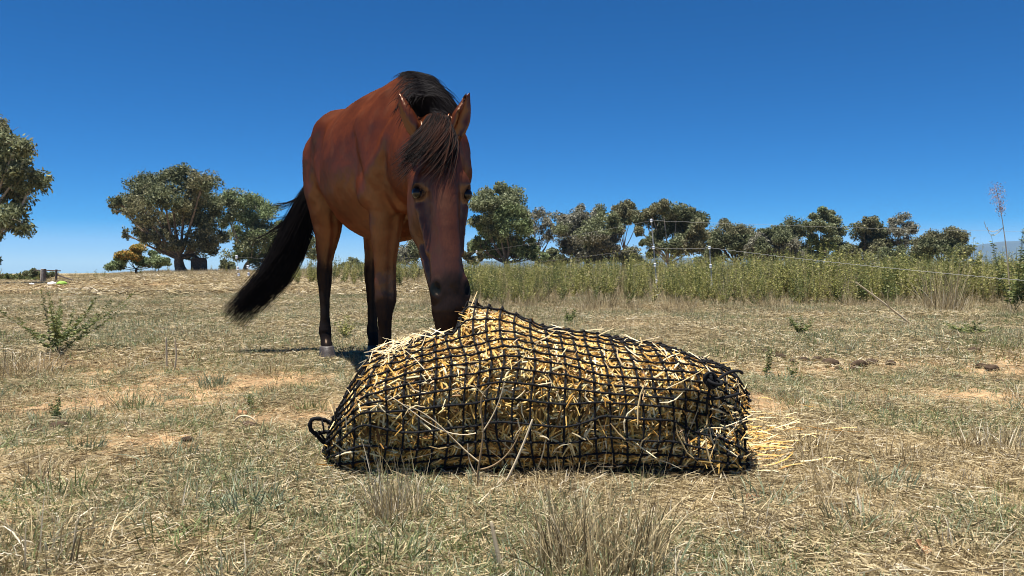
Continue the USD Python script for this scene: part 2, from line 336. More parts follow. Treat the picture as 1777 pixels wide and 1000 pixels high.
def plain(name, col, rough=.6, spec=.3, var=0.0, scale=20.0):
    if not var:
        return usdkit.material(stage, '/World/Looks/' + name, {'p': ('principled_bsdf', {'base_color': col, 'roughness': rough, 'specular_ior_level': spec})}, surface='p.BSDF')
    lo, hi = tuple(c * (1 - var) for c in col), tuple(min(1, c * (1 + var)) for c in col)
    return usdkit.material(stage, '/World/Looks/' + name, {'g': ('texture_coordinate', {}), 'n': ('noise_texture', {'scale': scale, 'detail': 4.0}), 'r': ('rgb_ramp', {'ramp': [(.3, lo), (.7, hi)]}),
        'b': ('bump', {'strength': .4, 'distance': .01}), 'p': ('principled_bsdf', {'roughness': rough, 'specular_ior_level': spec})},
        [('g.object', 'n.vector'), ('n.fac', 'r.fac'), ('r.color', 'p.base_color'), ('n.fac', 'b.height'), ('b.normal', 'p.normal')], surface='p.BSDF')
plain('hoof', (.055, .045, .04), .5, .4, .4, 40.0)
plain('eye', (.006, .004, .003), .22, .35)
def hair(name, col, rough=.55, spec=.05):
    return plain(name, col, rough, spec)
hair('mane_hair', (.010, .008, .008)); hair('forelock_hair', (.011, .0085, .008)); hair('brown_hair', (.055, .022, .013)); hair('tail_hair', (.008, .0065, .0065), .55, .05)

def add_horse(v, f):
    horse = thing('horse', 'glossy bay horse with black mane and tail nosing the hay net', 'horse', H_O, math.degrees(TH) - 90)
    rng = np.random.default_rng(3)
    n1 = meshkit.fbm(v * 9, 3, 5) - .5
    coat = np.empty_like(v); coat[:] = (.076, .0178, .0054)
    hs = (v - HP) @ hd / HS; leg = v[:, 0] < .42
    lift = sstep(.9, .62, v[:, 2]) * leg * sstep(.35, .75, v[:, 2]); coat += lift[:, None] * np.array((.035, .014, .005))
    top = np.where(v[:, 0] > -.6, .60, .74)
    black = np.where(leg, sstep(top, top - .20, v[:, 2] + n1 * .12), 0)
    black = np.maximum(black, .93 * sstep(.47, .56, hs + n1 * .08) * ~leg)
    black = np.maximum(black, .35 * sstep(.36, .52, hs) * ~leg)
    face = (sstep(.10, .20, hs) * ~leg * .55)[:, None]; coat = coat * (1 - face) + np.array((.044, .020, .0125)) * face
    eye = np.min([np.linalg.norm(v - hp(.223, .012, g * .0915), axis=1) for g in (-1, 1)], 0); black = np.maximum(black, .8 * sstep(.04, .022, eye))
    tips = np.zeros(len(v))
    nos = np.min([np.linalg.norm(v - hp(.558, .026, g * .057), axis=1) for g in (-1, 1)], 0); black = np.maximum(black, sstep(.032, .020, nos) * 1.15)
    ear = sstep(-.13, -.165, hs) * (v[:, 0] > .7) * (np.abs((v - HP) @ hl) > .06); black = np.maximum(black, ear)
    dust = sstep(.56, .74, meshkit.fbm(v * np.array([14, 14, 9]) + 3, 4, 9)) * .07 * (v[:, 2] > .6); coat = coat * (1 - dust[:, None]) + np.array((.19, .105, .058)) * dust[:, None]
    black = np.clip(black, 0, 1.18)[:, None]
    coat = coat * (1 - black) + np.array((.014, .011, .0105)) * black
    obj('body', (v, f), 'coat', horse, smooth=True, primvars={'coat': np.clip(coat, .001, 1)})
    for key, (x, y) in FEET.items():
        xf = x + (.045 if key[1] == 'f' else .022)
        prof = [(.0, .058, .0), (.004, .0585, .0), (.03, .053, -.007), (.06, .047, -.014), (.078, .044, -.022), (.086, .036, -.022)]
        a = np.arange(28) * 2 * np.pi / 28
        vv = np.concatenate([np.stack([xf + dx + .018 + r * np.cos(a) * 1.08, y + r * np.sin(a) * .95, np.full(28, z)], 1) for z, r, dx in prof] + [[[xf, y, 0], [xf - .01, y, .086]]])
        q = [(i * 28 + j, i * 28 + (j + 1) % 28, (i + 1) * 28 + (j + 1) % 28, (i + 1) * 28 + j) for i in range(len(prof) - 1) for j in range(28)]
        ff = [t for q4 in q for t in ((q4[0], q4[1], q4[2]), (q4[0], q4[2], q4[3]))] + [((j + 1) % 28, j, len(vv) - 2) for j in range(28)] + [(140 + j, 140 + (j + 1) % 28, len(vv) - 1) for j in range(28)]
        obj('hoof', (vv, np.array(ff)), 'hoof', horse, smooth=50)
    for g in (-1, 1):
        m = trimesh.creation.icosphere(3, .0195); m.apply_translation(hp(.223, .003, g * .0838)); obj('eye', m, 'eye', horse, smooth=True)
    # hair: each strand starts on the crest and is laid over the surface of the neck
    tree = cKDTree(v); nrm = np.array(trimesh.Trimesh(v, f, process=False).vertex_normals)
    def lay(start, step_dirs, n, seg, lift):
        """Walks n steps from start along step_dirs(i, p), held outside the body."""
        p = start.copy(); out = [p.copy()]
        for i in range(n - 1):
            p = p + step_dirs(i, p) * seg
            _, k = tree.query(p); dist = ((p - v[k]) * nrm[k]).sum(1)
            low = dist < lift; p[low] += nrm[k[low]] * (lift[low] - dist[low])[:, None]
            out.append(p.copy())
        return np.stack(out, 1)
    def hairs(name, paths, w0, mat, **tags):
        k = paths.shape[1]; prof = np.array([1 - .75 * (i / (k - 1)) ** 2 for i in range(k)])
        curves(name, list(paths), [prof * w for w in w0], mat, horse, **tags)
    crest = []
    for x in np.linspace(-.08, HP[0] - .02, 120):
        c = v[np.abs(v[:, 0] - x) < .012]; c = c[c[:, 2] > c[:, 2].max() - .01]; crest.append(c.mean(0))
    crest = ndimage.gaussian_filter1d(np.array(crest), 3, axis=0)
    n = 4200; u = rng.random(n); root = crest[np.minimum((u * 119).astype(int), 118)] + rng.normal(size=(n, 3)) * (.006, .012, .003); root[:, 2] -= .004
    goleft = np.where(rng.random(n) < .90, 1, -1) * rng.uniform(.5, 1.0, n); length = rng.uniform(.08, .15, n) * (.55 + .45 * sstep(0, .3, u)) * (1 - .45 * sstep(.72, .95, u)); lift = rng.uniform(.001, .014, n); wav = rng.normal(size=(n, 3)) * .07
    clump = meshkit.noise(np.stack([u * 40, np.zeros(n), np.zeros(n)], 1), 4) - .5
    def dm(i, p):
        t = i / 11.0
        d = np.stack([.25 + .5 * clump, goleft * (.95 - .15 * t), .12 - 1.6 * t + 0 * u], 1) + wav
        return unit(d) * (length / .16)[:, None]
    hairs('mane', lay(root, dm, 12, .016, lift), rng.uniform(.0012, .0028, n), 'mane_hair')
    n = 1500; grp = rng.integers(0, 34, n); gb, gs, gl = rng.uniform(-.022, .040, 34), rng.normal(size=34) * .10, rng.uniform(.55, 1.12, 34)
    root = hp(0, -.01, 0) + rng.normal(size=(n, 3)) * .004 + (gb[grp] + rng.normal(size=n) * .005)[:, None] * hl + rng.uniform(-.06, .015, n)[:, None] * hd + .02 * hf
    length = .225 * gl[grp] * rng.uniform(.75, 1.08, n); spread = gs[grp] * 1.5 - .80 + gb[grp] * 2 + rng.normal(size=n) * .05; lift = rng.uniform(.002, .012, n); wav = rng.normal(size=(n, 3)) * .035
    def df(i, p):
        t = i / 13.0
        return unit(hd + (.25 * (1 - t) ** 3) * hf + (spread * (.5 + .7 * t))[:, None] * hl + wav) * (length / .21)[:, None]
    P_ = lay(root, df, 14, .016, lift); w_ = rng.uniform(.0010, .0022, n); br = rng.random(n) < .06
    hairs('forelock', P_[~br], w_[~br], 'forelock_hair'); hairs('forelock', P_[br] + (P_[br] - P_[br][:, :1]) * .10, w_[br], 'brown_hair', label='brown sun-bleached strands of the forelock')
    # tail
    n = 3000; W = lambda px, py, d: to_local(at(px, py, d))
    spine = spline([(-1.47, .0, 1.335), W(566, 300, 4.92), W(528, 362, 4.88), W(503, 425, 4.86), W(470, 480, 4.82), W(425, 525, 4.78), W(398, 552, 4.76)], 22)
    tt = unit(np.gradient(spine, axis=0)); view = dir_local(np.array([0, 1.0, 0])); sd = unit(np.cross(tt, view))
    ra, rb = rng.normal(size=n), rng.normal(size=n); r0 = np.sqrt(ra ** 2 + rb ** 2); ra, rb = ra / np.maximum(r0, 1), rb / np.maximum(r0, 1)
    r = np.sqrt(rng.random(n)); ang = rng.random(n) * 2 * np.pi; ra, rb = r * np.cos(ang), r * np.sin(ang)
    wid = np.interp(np.linspace(0, 1, 22), [0, .15, .35, .55, .75, .9, 1], [.022, .042, .070, .092, .080, .062, .060])
    end = 1 - np.abs(rng.normal(0, .22, n)); end = np.clip(end, .3, 1); paths = []
    gr = rng.integers(0, 60, n); ga, gb = rng.normal(size=60) * .75, rng.normal(size=60) * .6
    for j in range(n):
        x = np.linspace(0, min(end[j], 1) * 21, 22); i0 = np.minimum(x.astype(int), 20); fr = (x - i0)[:, None]
        c = spine[i0] * (1 - fr) + spine[i0 + 1] * fr; s2 = sd[i0]; w = np.interp(x, np.arange(22), wid)[:, None]; t = (x / 21)[:, None]
        a = ra[j] * (1 - .7 * t ** 1.5) + ga[gr[j]] * t ** 1.5; b = rb[j] * (1 - .7 * t ** 1.5) + gb[gr[j]] * t ** 1.5
        sag = np.array([0, 0, -1.0]) * (t ** 3) * .05 * rng.random()
        paths.append(c + s2 * w * a + view * w * .6 * b + sag + rng.normal(size=3) * .006 * t)
    for px0, py0, px1, py1, k in ((545, 440, 442, 536, 34), (550, 425, 470, 520, 26), (535, 455, 425, 540, 26), (522, 345, 468, 362, 26), (522, 362, 478, 385, 18), (515, 378, 436, 420, 30), (510, 390, 470, 402, 10)):
        a0, a1 = W(px0, py0, 4.88), W(px1, py1, 4.85)
        for _ in range(k):
            s = np.linspace(0, 1, 22)[:, None]; s0 = (W(548, 325, 4.9) - a0) * rng.uniform(.3, .9)
            q = a0 + s0 * (1 - s) ** 2 + (a1 - a0) * s * rng.uniform(.75, 1.05) + np.array([0, 0, -.02]) * np.sin(s * 3.1) + rng.normal(size=3) * .012 * (.3 + s)
            paths.append(q)
    hairs('tail', np.array(paths), rng.uniform(.0016, .0034, len(paths)), 'tail_hair')
    return horse

# ------------------------------------------------------------------ hay net and the straw in it
def island(name, ramp, rough=.75, spec=.15, trans=0.0, objvar=0.0, bump=False):
    """Colour picked per blade, leaf or stem from the ramp; trans = share of light passing through."""
    ISLANDS.add(name); nodes = {'g': ('attribute', {'attribute': 'shade'}), 'r': ('rgb_ramp', {'ramp': ramp}), 'p': ('principled_bsdf', {'roughness': rough, 'specular_ior_level': spec})}
    links, col = [], 'r.color'
    if objvar:
        nodes |= {'o': ('object_info', {}), 'a': ('math', {'math_type': 'multiply_add', 'value2': objvar, 'value3': -objvar / 2}), 's': ('math', {'math_type': 'add', 'use_clamp': True})}
        links += [('o.random', 'a.value1'), ('a.value', 's.value1'), ('g.fac', 's.value2'), ('s.value', 'r.fac')]
    else: links += [('g.fac', 'r.fac')]
    links += [(col, 'p.base_color')]; out = 'p.BSDF'
    if trans:
        nodes |= {'t': ('translucent_bsdf', {}), 'm': ('mix_closure', {'fac': trans})}
        links += [(col, 't.color'), ('p.BSDF', 'm.closure1'), ('t.BSDF', 'm.closure2')]; out = 'm.closure'
    usdkit.material(stage, '/World/Looks/' + name, nodes, links, surface=out)
STRAW = [(0, (.12, .05, .012)), (.18, (.38, .19, .035)), (.48, (.62, .37, .085)), (.74, (.74, .53, .18)), (.93, (.80, .68, .40)), (1, (.42, .40, .20))]
island('straw', STRAW, .45, .4)
island('pale_straw', [(0, (.38, .27, .12)), (.4, (.58, .44, .22)), (1, (.72, .62, .40))], .5, .35)
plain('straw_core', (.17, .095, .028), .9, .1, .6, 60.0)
plain('black_cord', (.011, .011, .012), .8, .12)

BX0, BX1 = -.555, .672
_bx = np.array([580, 592, 604, 622, 642, 662, 700, 740, 780, 830, 870, 940, 1040, 1130, 1200, 1250, 1266, 1278])
_by = np.array([752, 715, 690, 660, 632, 608, 594, 580, 572, 566, 562, 568, 582, 594, 614, 640, 668, 700])
_bX = (_bx - 888.5) / FPX * 2.38; _bZ = np.array([at(888, y, 2.40)[2] for y in _by])
bag_top = PchipInterpolator(np.r_[BX0 - .02, _bX, BX1 + .03], np.r_[.03, _bZ, .20])
PEAK = at(812, 516, 2.37)
def bag(u, v, tent=1.0):
    """Point of the bag's skin: u along it (0 left end .. 1 right end), v round it (0 front foot, about .5 the top, 1 back foot)."""
    u, v = np.broadcast_arrays(np.asarray(u, float), np.asarray(v, float))
    x = BX0 + (BX1 - BX0) * u; zt = bag_top(x)
    endl, endr = np.clip(u / .16, 0, 1), np.clip((1 - u) / .10, 0, 1)
    hd_ = .300 * np.sqrt(1 - (1 - endl) ** 2.0 * .96) * (1 - (1 - endr) ** 2.4 * .28)
    th = np.radians(-45 + 270 * v); c, s = np.cos(th), np.sin(th); e = .80
    cy, sz = np.sign(c) * np.abs(c) ** e, np.sign(s) * np.abs(s) ** e
    zc = .46 * zt; z = np.where(s > 0, zc + (zt - zc) * sz, zc * (1 - np.abs(sz) / math.sin(math.radians(45)) ** e))
    yc = 2.345 - .02 * np.cos(u * 6) + .03 * (1 - u)
    y = yc - hd_ * cy
    x = x + .02 * np.sin(th * 1.0 + 4) * endr * 0 + (1 - endr) * (.02 - .05 * np.abs(cy) ** 3)
    P = np.stack([x, y, z], -1)
    low = meshkit.fbm(np.stack([x * 4.2, y * 4.2, z * 4.2], -1) + 7, 2, 11) - .5
    nrm = np.stack([0 * x, -cy * .8, sz], -1)
    P = P + nrm * (low * .055)[..., None] * np.minimum(endl * 2, 1)[..., None]
    dent = np.exp(-((x - .53) / .085) ** 2 - ((z - .17) / .085) ** 2) * (cy > 0)
    P[..., 1] += .09 * dent
    fold = np.exp(-((x - .60 - .25 * (z - .2)) / .03) ** 2) * np.clip(cy, 0, 1) * sstep(.05, .16, z); P[..., 1] += .03 * fold
    if tent:
        dx = x - PEAK[0]; w = np.where(dx > 0, np.clip(1 - dx / .26, 0, 1) ** 1.25, np.clip(1 + dx / .035, 0, 1)) * np.clip(1 - np.abs(P[..., 1] - PEAK[1]) / .16, 0, 1)
        P[..., 2] += tent * w * (PEAK[2] - bag_top(PEAK[0]) + .01) * (s > 0); P[..., 1] += tent * .3 * w * (PEAK[1] - P[..., 1])
    P[..., 2] = np.maximum(P[..., 2], .006)
    return P
def bag_normal(u, v, tent=1.0):
    h = .004
    return unit(np.cross(bag(u + h, v, tent) - bag(u - h, v, tent), bag(u, v + h, tent) - bag(u, v - h, tent)))
def straws(c, d, n, length, width, rng, bow=.06):
    """Flattened, slightly bowed straw stems: centre, direction, normal."""
    d = unit(d); sdv = unit(np.cross(d, n)); n = unit(np.cross(sdv, d)); t = np.array([-.5, -.17, .17, .5]); k = rng.normal(size=len(c)) * bow
    prof = np.array([.65, 1, 1, .55]); mid = c[:, None] + d[:, None] * (t[None, :, None] * length[:, None, None]) + sdv[:, None] * ((k * length)[:, None] * (4 * t ** 2)[None])[..., None]
    w = (width[:, None] * prof)[..., None] * .5
    v = np.stack([mid - sdv[:, None] * w, mid + n[:, None] * w * .75, mid + sdv[:, None] * w], 2).reshape(len(c), 12, 3)
    f = [(3 * i + a, 3 * i + b, 3 * i + e) for i in range(3) for a, b, e in ((0, 3, 4), (0, 4, 1), (1, 4, 5), (1, 5, 2))]
    return v.reshape(-1, 3), (np.array(f)[None] + (np.arange(len(c)) * 12)[:, None, None]).reshape(-1, 3)
def add_net():
    rng = np.random.default_rng(21)
    hay = thing('hay', 'golden straw hay stuffed in the black net, spilling at its right end', 'hay')
    NU, NV = 30, 27                                    # meshes along and round the bag
    def warp(a, b):                                     # cords wander a little
        q = np.stack([a * 9, b * 7, 0 * a], -1)
        return a + (meshkit.noise(q, 3) - .5) * .035 * np.minimum(1, 6 * np.minimum(a, 1 - a)), b + (meshkit.noise(q + 31, 5) - .5) * .05 + .05 * (meshkit.noise(np.stack([a * 2.2, 0 * a, 0 * a], -1), 9) - .5)
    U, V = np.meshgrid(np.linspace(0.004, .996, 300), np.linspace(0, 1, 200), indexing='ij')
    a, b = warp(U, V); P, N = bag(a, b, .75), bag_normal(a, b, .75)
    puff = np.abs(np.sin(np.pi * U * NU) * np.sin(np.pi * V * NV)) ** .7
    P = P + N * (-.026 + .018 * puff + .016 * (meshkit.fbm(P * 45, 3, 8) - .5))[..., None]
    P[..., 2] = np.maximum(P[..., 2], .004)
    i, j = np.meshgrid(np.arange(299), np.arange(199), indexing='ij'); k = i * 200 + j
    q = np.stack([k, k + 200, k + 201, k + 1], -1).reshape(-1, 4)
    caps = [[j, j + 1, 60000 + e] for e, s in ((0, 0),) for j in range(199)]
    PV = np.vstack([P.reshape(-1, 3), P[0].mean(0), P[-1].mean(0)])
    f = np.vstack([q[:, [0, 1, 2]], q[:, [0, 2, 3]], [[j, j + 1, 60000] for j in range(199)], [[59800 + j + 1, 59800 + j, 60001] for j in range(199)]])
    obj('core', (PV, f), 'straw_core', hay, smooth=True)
    n = 17000; u = np.where(rng.random(n) < .05, 1 - rng.random(n) ** 2 * .10, rng.uniform(.01, .99, n)); v = rng.uniform(.02, .72, n)
    a, b = warp(u, v); P, N = bag(a, b, .8), bag_normal(a, b, .8); T = unit(bag(a + .004, b) - bag(a - .004, b)); B = np.cross(N, T)
    ang = rng.uniform(0, np.pi, n); d = T * np.cos(ang)[:, None] + B * np.sin(ang)[:, None] + N * rng.normal(size=(n, 1)) * .15
    puff = np.abs(np.sin(np.pi * u * NU) * np.sin(np.pi * v * NV)) ** .7
    off = -.016 + .017 * puff - np.abs(rng.normal(size=n)) * .006
    L = np.clip(rng.lognormal(math.log(.038), .5, n), .014, .15); W = rng.uniform(.0022, .0068, n)
    C = P + N * off[:, None]; C[:, 2] = np.maximum(C[:, 2], .004)
    obj('stems', straws(C, d, N + rng.normal(size=(n, 3)) * .35, L, W, rng), 'straw', hay, kind='stuff')
    # stems pushed out through the meshes, many on top by the muzzle and at the right end
    n = 480; u = np.concatenate([rng.uniform(.02, .98, 120), rng.normal(.17, .045, 90), rng.uniform(.88, .995, 25)]); v = np.concatenate([rng.uniform(.02, .62, 120), rng.normal(.50, .05, 90), rng.uniform(.0, .35, 25)]); u = np.clip(u, .01, .99)
    keep = ~((v > .33) & (np.abs(u - .40) < .10)); u, v = u[keep], v[keep]; n = len(u)
    P, N = bag(u, v, .9), bag_normal(u, v, .9); T = unit(bag(u + .004, v) - bag(u - .004, v)); B = np.cross(N, T); ang = rng.uniform(0, np.pi, n)
    d = T * np.cos(ang)[:, None] + B * np.sin(ang)[:, None] + N * np.abs(rng.normal(size=(n, 1))) * .28
    L = np.clip(rng.lognormal(math.log(.065), .4, n), .03, .18); C = P + N * (.005 + .004 * rng.random(n))[:, None]; C[:, 2] = np.maximum(C[:, 2], .012)
    obj('loose_stems', straws(C, d, N, L, rng.uniform(.002, .005, n), rng, .10), 'pale_straw', hay, kind='stuff')

    net = thing('hay_net', 'black knotted slow feeder net wrapped round the straw, pulled up at the horse\'s mouth', 'hay net')
    parts = []
    for kx in range(NU + 1):
        vv = np.linspace(0.0, .97, 84); uu = np.full(84, np.clip(kx / NU, .006, .994)); a, b = warp(uu, vv); P, N = bag(a, b), bag_normal(a, b)
        sway = np.sin(vv * NV * np.pi) * .0016
        parts.append(tube(P + N * (.004 - .003 * np.abs(np.sin(vv * NV * np.pi)))[:, None], 0.0032 + .0005 * np.sin(vv * 260), 5))
    for ky in range(NV + 1):
        n_ = 150; uu = np.linspace(.006, .994, n_); vv = np.full(n_, ky / NV * .97); a, b = warp(uu, vv); P, N = bag(a, b), bag_normal(a, b)
        parts.append(tube(P + N * (.005 - .003 * np.abs(np.sin(uu * NU * np.pi)))[:, None], 0.0032 + .0005 * np.sin(uu * 330), 5))
    obj('netting', merge(parts), 'black_cord', net, smooth=True)
    kn = []
    for kx in range(NU + 1):
        for ky in range(int(NV * .75)):
            a, b = warp(np.array([np.clip(kx / NU, .006, .994)]), np.array([ky / NV * .97])); m = trimesh.creation.icosphere(0, .0054); m.apply_translation(bag(a, b)[0] + bag_normal(a, b)[0] * .006); kn.append(m)
    obj('mesh_knots', merge(kn), 'black_cord', net, smooth=True, kind='stuff')
    # loop at the left end
    W = lambda x, y, d=2.30: at(x, y, d)
    loop = np.array([W(580, 762), W(562, 750), W(546, 752, 2.27), W(538, 740, 2.26), W(541, 729, 2.26), W(556, 727, 2.27), W(574, 735, 2.29), W(584, 742, 2.31)])
    obj('drawstring_loop', merge([tube(spline(loop, 50), .0062 + .0008 * np.sin(np.arange(50) * 1.6), 7), tube(spline([W(558, 728, 2.27), W(561, 740, 2.262), W(562, 752, 2.27)], 14), .003, 6)]), 'black_cord', net, smooth=True)
    gath = [tube(spline([W(548, 752, 2.27) + rng.normal(size=3) * .004, W(564 + 3 * k, 768 + 4 * rng.random(), 2.29) + rng.normal(size=3) * .006, W(590 + 4 * k, 790 - 16 * k + 8 * rng.random(), 2.31)], 16), .0033, 5) for k in range(5)]
    gath += [tube(spline([W(582, 738, 2.30) + rng.normal(size=3) * .003, W(575 + 5 * k, 752 + 9 * k, 2.28), W(566 + 8 * k, 770 + 10 * k, 2.29)], 16), .003, 5) for k in range(4)]
    obj('gathered_end', merge(gath), 'black_cord', net, smooth=True)
    # knot and cord at the right
    kn = []
    base = W(1236, 662, 2.07)
    for k in range(5):
        c = base + rng.normal(size=3) * (.008, .004, .010); r = rng.uniform(.012, .020); t = np.linspace(0, 2 * np.pi, 26); A, Bv = unit(rng.normal(size=3)), unit(rng.normal(size=3)); Bv = unit(Bv - A * (A @ Bv))
        kn.append(tube(c + r * np.cos(t)[:, None] * A + r * np.sin(t)[:, None] * Bv, .0045, 6))
    obj('closing_knot', merge(kn), 'black_cord', net, smooth=True)
    obj('drawstring', merge([tube(spline([W(1222, 690, 2.085), W(1240, 692, 2.06), W(1262, 689, 2.065), W(1278, 684, 2.13)], 24), .0042, 6), tube(spline([W(1240, 668, 2.07), W(1258, 650, 2.12), W(1278, 644, 2.16), W(1288, 648, 2.2)], 20), .0045, 6), tube(spline([W(1234, 668, 2.07), W(1228, 690, 2.07), W(1226, 720, 2.14), W(1215, 745, 2.17)], 20), .0038, 6)]), 'black_cord', net, smooth=True)

# ------------------------------------------------------------------ ground, hills
def ground_z(x, y):
    x, y = np.broadcast_arrays(np.asarray(x, float), np.asarray(y, float)); d = np.hypot(x, y)
    q = np.stack([x, y, 0 * x], -1)
    z = (meshkit.noise(q * .9 + 3, 2) - .5) * .05 * np.clip(d / 5, .5, 2) + (meshkit.fbm(q * 4 + 9, 2, 4) - .5) * .030
    near = np.exp(-((x - .08) / .75) ** 2 - ((y - 2.4) / .5) ** 2); z = z * (1 - .9 * near)
    for k in FEET:                                        # flat where the horse stands
        fx, fy = FEET[k]; w = H_O + fx * H_F + fy * H_L; z = z * (1 - np.exp(-((x - w[0]) ** 2 + (y - w[1]) ** 2) / .05))
    left = sstep(-.42, -.58, x / np.maximum(y, .1)) * (y > 0)
    z = z - .36 * left * sstep(14, 42, d) - .15 * sstep(30, 64, d) - .0125 * np.maximum(d - 66, 0)
    return z
BARE = [(150, 640, 1.0, .25), (240, 690, .9, .3), (330, 665, .8, .2), (90, 700, .5, .2), (700, 650, .4, .15), (480, 660, .5, .2), (1430, 640, 1.2, .22), (1650, 690, .8, .25), (1750, 640, .9, .3), (40, 498, 6.5, 3.0), (250, 770, .3, .12), (1310, 700, .3, .15), (520, 720, .35, .15)]
def bareness(x, y):
    """0 = thatched over, 1 = open soil."""
    q = np.stack([x, y, 0 * x], -1); b = sstep(.60, .74, meshkit.fbm(q * 1.1 + 17, 3, 6)) * .7
    for px, py, rx, ry in BARE:
        d = .59 * FPX / (py - 455.0); c = at(px, py, d); b = np.maximum(b, np.exp(-((x - c[0]) / rx) ** 2 - ((y - c[1]) / (ry * 2.2)) ** 2) * (.75 + .6 * meshkit.fbm(q * 5, 2, 3)))
    return np.clip(b, 0, 1)
usdkit.material(stage, '/World/Looks/soil', {
    'a': ('attribute', {'attribute': 'soil'}), 'g': ('geometry', {}), 'n1': ('noise_texture', {'scale': 38.0, 'detail': 6.0, 'roughness': .65}), 'n2': ('noise_texture', {'scale': 5.0, 'detail': 3.0}),
    'r': ('map_range', {'from_min': .3, 'from_max': .72, 'to_min': .55, 'to_max': 1.35}), 'm': ('mix_color', {'blend_type': 'multiply', 'fac': 1.0, 'use_clamp': False}),
    'r2': ('map_range', {'from_min': .35, 'from_max': .65, 'to_min': .8, 'to_max': 1.15}), 'm2': ('mix_color', {'blend_type': 'multiply', 'fac': 1.0, 'use_clamp': False}),
    'b': ('bump', {'strength': .8, 'distance': .012}), 'p': ('principled_bsdf', {'roughness': .95, 'specular_ior_level': .08})},
    [('g.position', 'n1.vector'), ('g.position', 'n2.vector'), ('n1.fac', 'r.value'), ('a.color', 'm.a'), ('r.result', 'm.b'), ('n2.fac', 'r2.value'), ('m.result', 'm2.a'), ('r2.result', 'm2.b'), ('m2.result', 'p.base_color'), ('n1.fac', 'b.height'), ('b.normal', 'p.normal')], surface='p.BSDF')
def add_ground():
    ang = np.radians(np.r_[np.linspace(-42, 42, 330), np.linspace(43, 317, 70)]); ang = ang[ang < np.radians(318.0)]
    r = [.25]
    while r[-1] < 5200: r.append(r[-1] * (1.03 if r[-1] < 1.1 else 1.0095 if r[-1] < 9 else 1.03 if r[-1] < 80 else 1.14))
    r = np.array(r); A, R = np.meshgrid(ang, r); x, y = R * np.sin(A), R * np.cos(A); z = ground_z(x, y)
    near = R < 14; q = np.stack([x, y, 0 * x], -1); b = bareness(x, y)
    z = z + near * ((meshkit.fbm(q * 22, 3, 8) - .5) * .018 + (meshkit.noise(q * 60, 1) - .5) * .006)
    v = np.vstack([np.stack([x, y, z], -1).reshape(-1, 3), [[0, 0, 0]]]); n, m = len(r), len(ang)
    i, j = np.meshgrid(np.arange(n - 1), np.arange(m), indexing='ij'); k = (j + 1) % m
    f = np.stack([i * m + j, i * m + k, (i + 1) * m + k, (i + 1) * m + j], -1).reshape(-1, 4); f = np.vstack([f[:, [0, 2, 1]], f[:, [0, 3, 2]]])
    jj = np.arange(m); f = np.vstack([f, np.stack([(jj + 1) % m, jj, np.full(m, n * m)], 1)])
    soil, thatch = np.array((.34, .222, .118)), np.array((.33, .25, .135)); green = np.array((.21, .19, .09))
    w = meshkit.fbm(np.stack([x, y, 0 * x], -1) * .35 + 40, 3, 2); t = thatch + (green - thatch) * (sstep(.48, .68, w) * .7)[..., None]
    col = t + (soil - t) * b[..., None]; far = sstep(30, 90, R)[..., None]; col = col + (np.array((.30, .235, .12)) - col) * far
    col = np.vstack([col.reshape(-1, 3), [[.27, .2, .11]]])
    obj('ground', (v, f), 'soil', smooth=True, primvars={'soil': col}, kind='structure')
plain('wooded_hill', (.040, .048, .030), .95, .05, .35, .004)
usdkit.material(stage, '/World/Looks/haze', {'v': ('principled_volume', {'color': (.42, .68, 1.0), 'density': .00012})}, volume='v.volume')
def add_haze():
    m = trimesh.creation.box((11000, 6600, 330)); m.apply_translation((0, 2700, 8)); obj('haze', m, 'haze', kind='stuff', label='thin blue air haze over the paddock and far hills', cat='haze')
def add_hills():
    az = np.linspace(-.24, .82, 120); t = np.linspace(0, 1, 26); A, T = np.meshgrid(az, t, indexing='ij')
    prof = np.interp(A, [-.75, -.25, -.15, -.08, .0, .17, .30, .45, .58, .66, .8, 1.15], [-90, -60, 0, 8, 10, 42, 16, 46, 112, 130, 140, 90])
    prof = prof * (.88 + .24 * meshkit.fbm(np.stack([A * 9, 0 * A, 0 * A], -1), 3, 3)); D = 3700 + 1500 * T
    h = prof * np.sin(np.pi * T) ** .8 * (.9 + .25 * (meshkit.fbm(np.stack([A * 26, T * 7, 0 * A], -1), 3, 5) - .5)) - 55 * (np.sin(np.pi * T) ** .8 < .3)
    v = np.stack([D * np.tan(A * .92), D, h], -1).reshape(-1, 3); i, j = np.meshgrid(np.arange(119), np.arange(25), indexing='ij'); k = i * 26 + j
    q = np.stack([k, k + 26, k + 27, k + 1], -1).reshape(-1, 4); obj('hills', (v, np.vstack([q[:, [0, 1, 2]], q[:, [0, 2, 3]]])), 'wooded_hill', smooth=True, kind='structure')

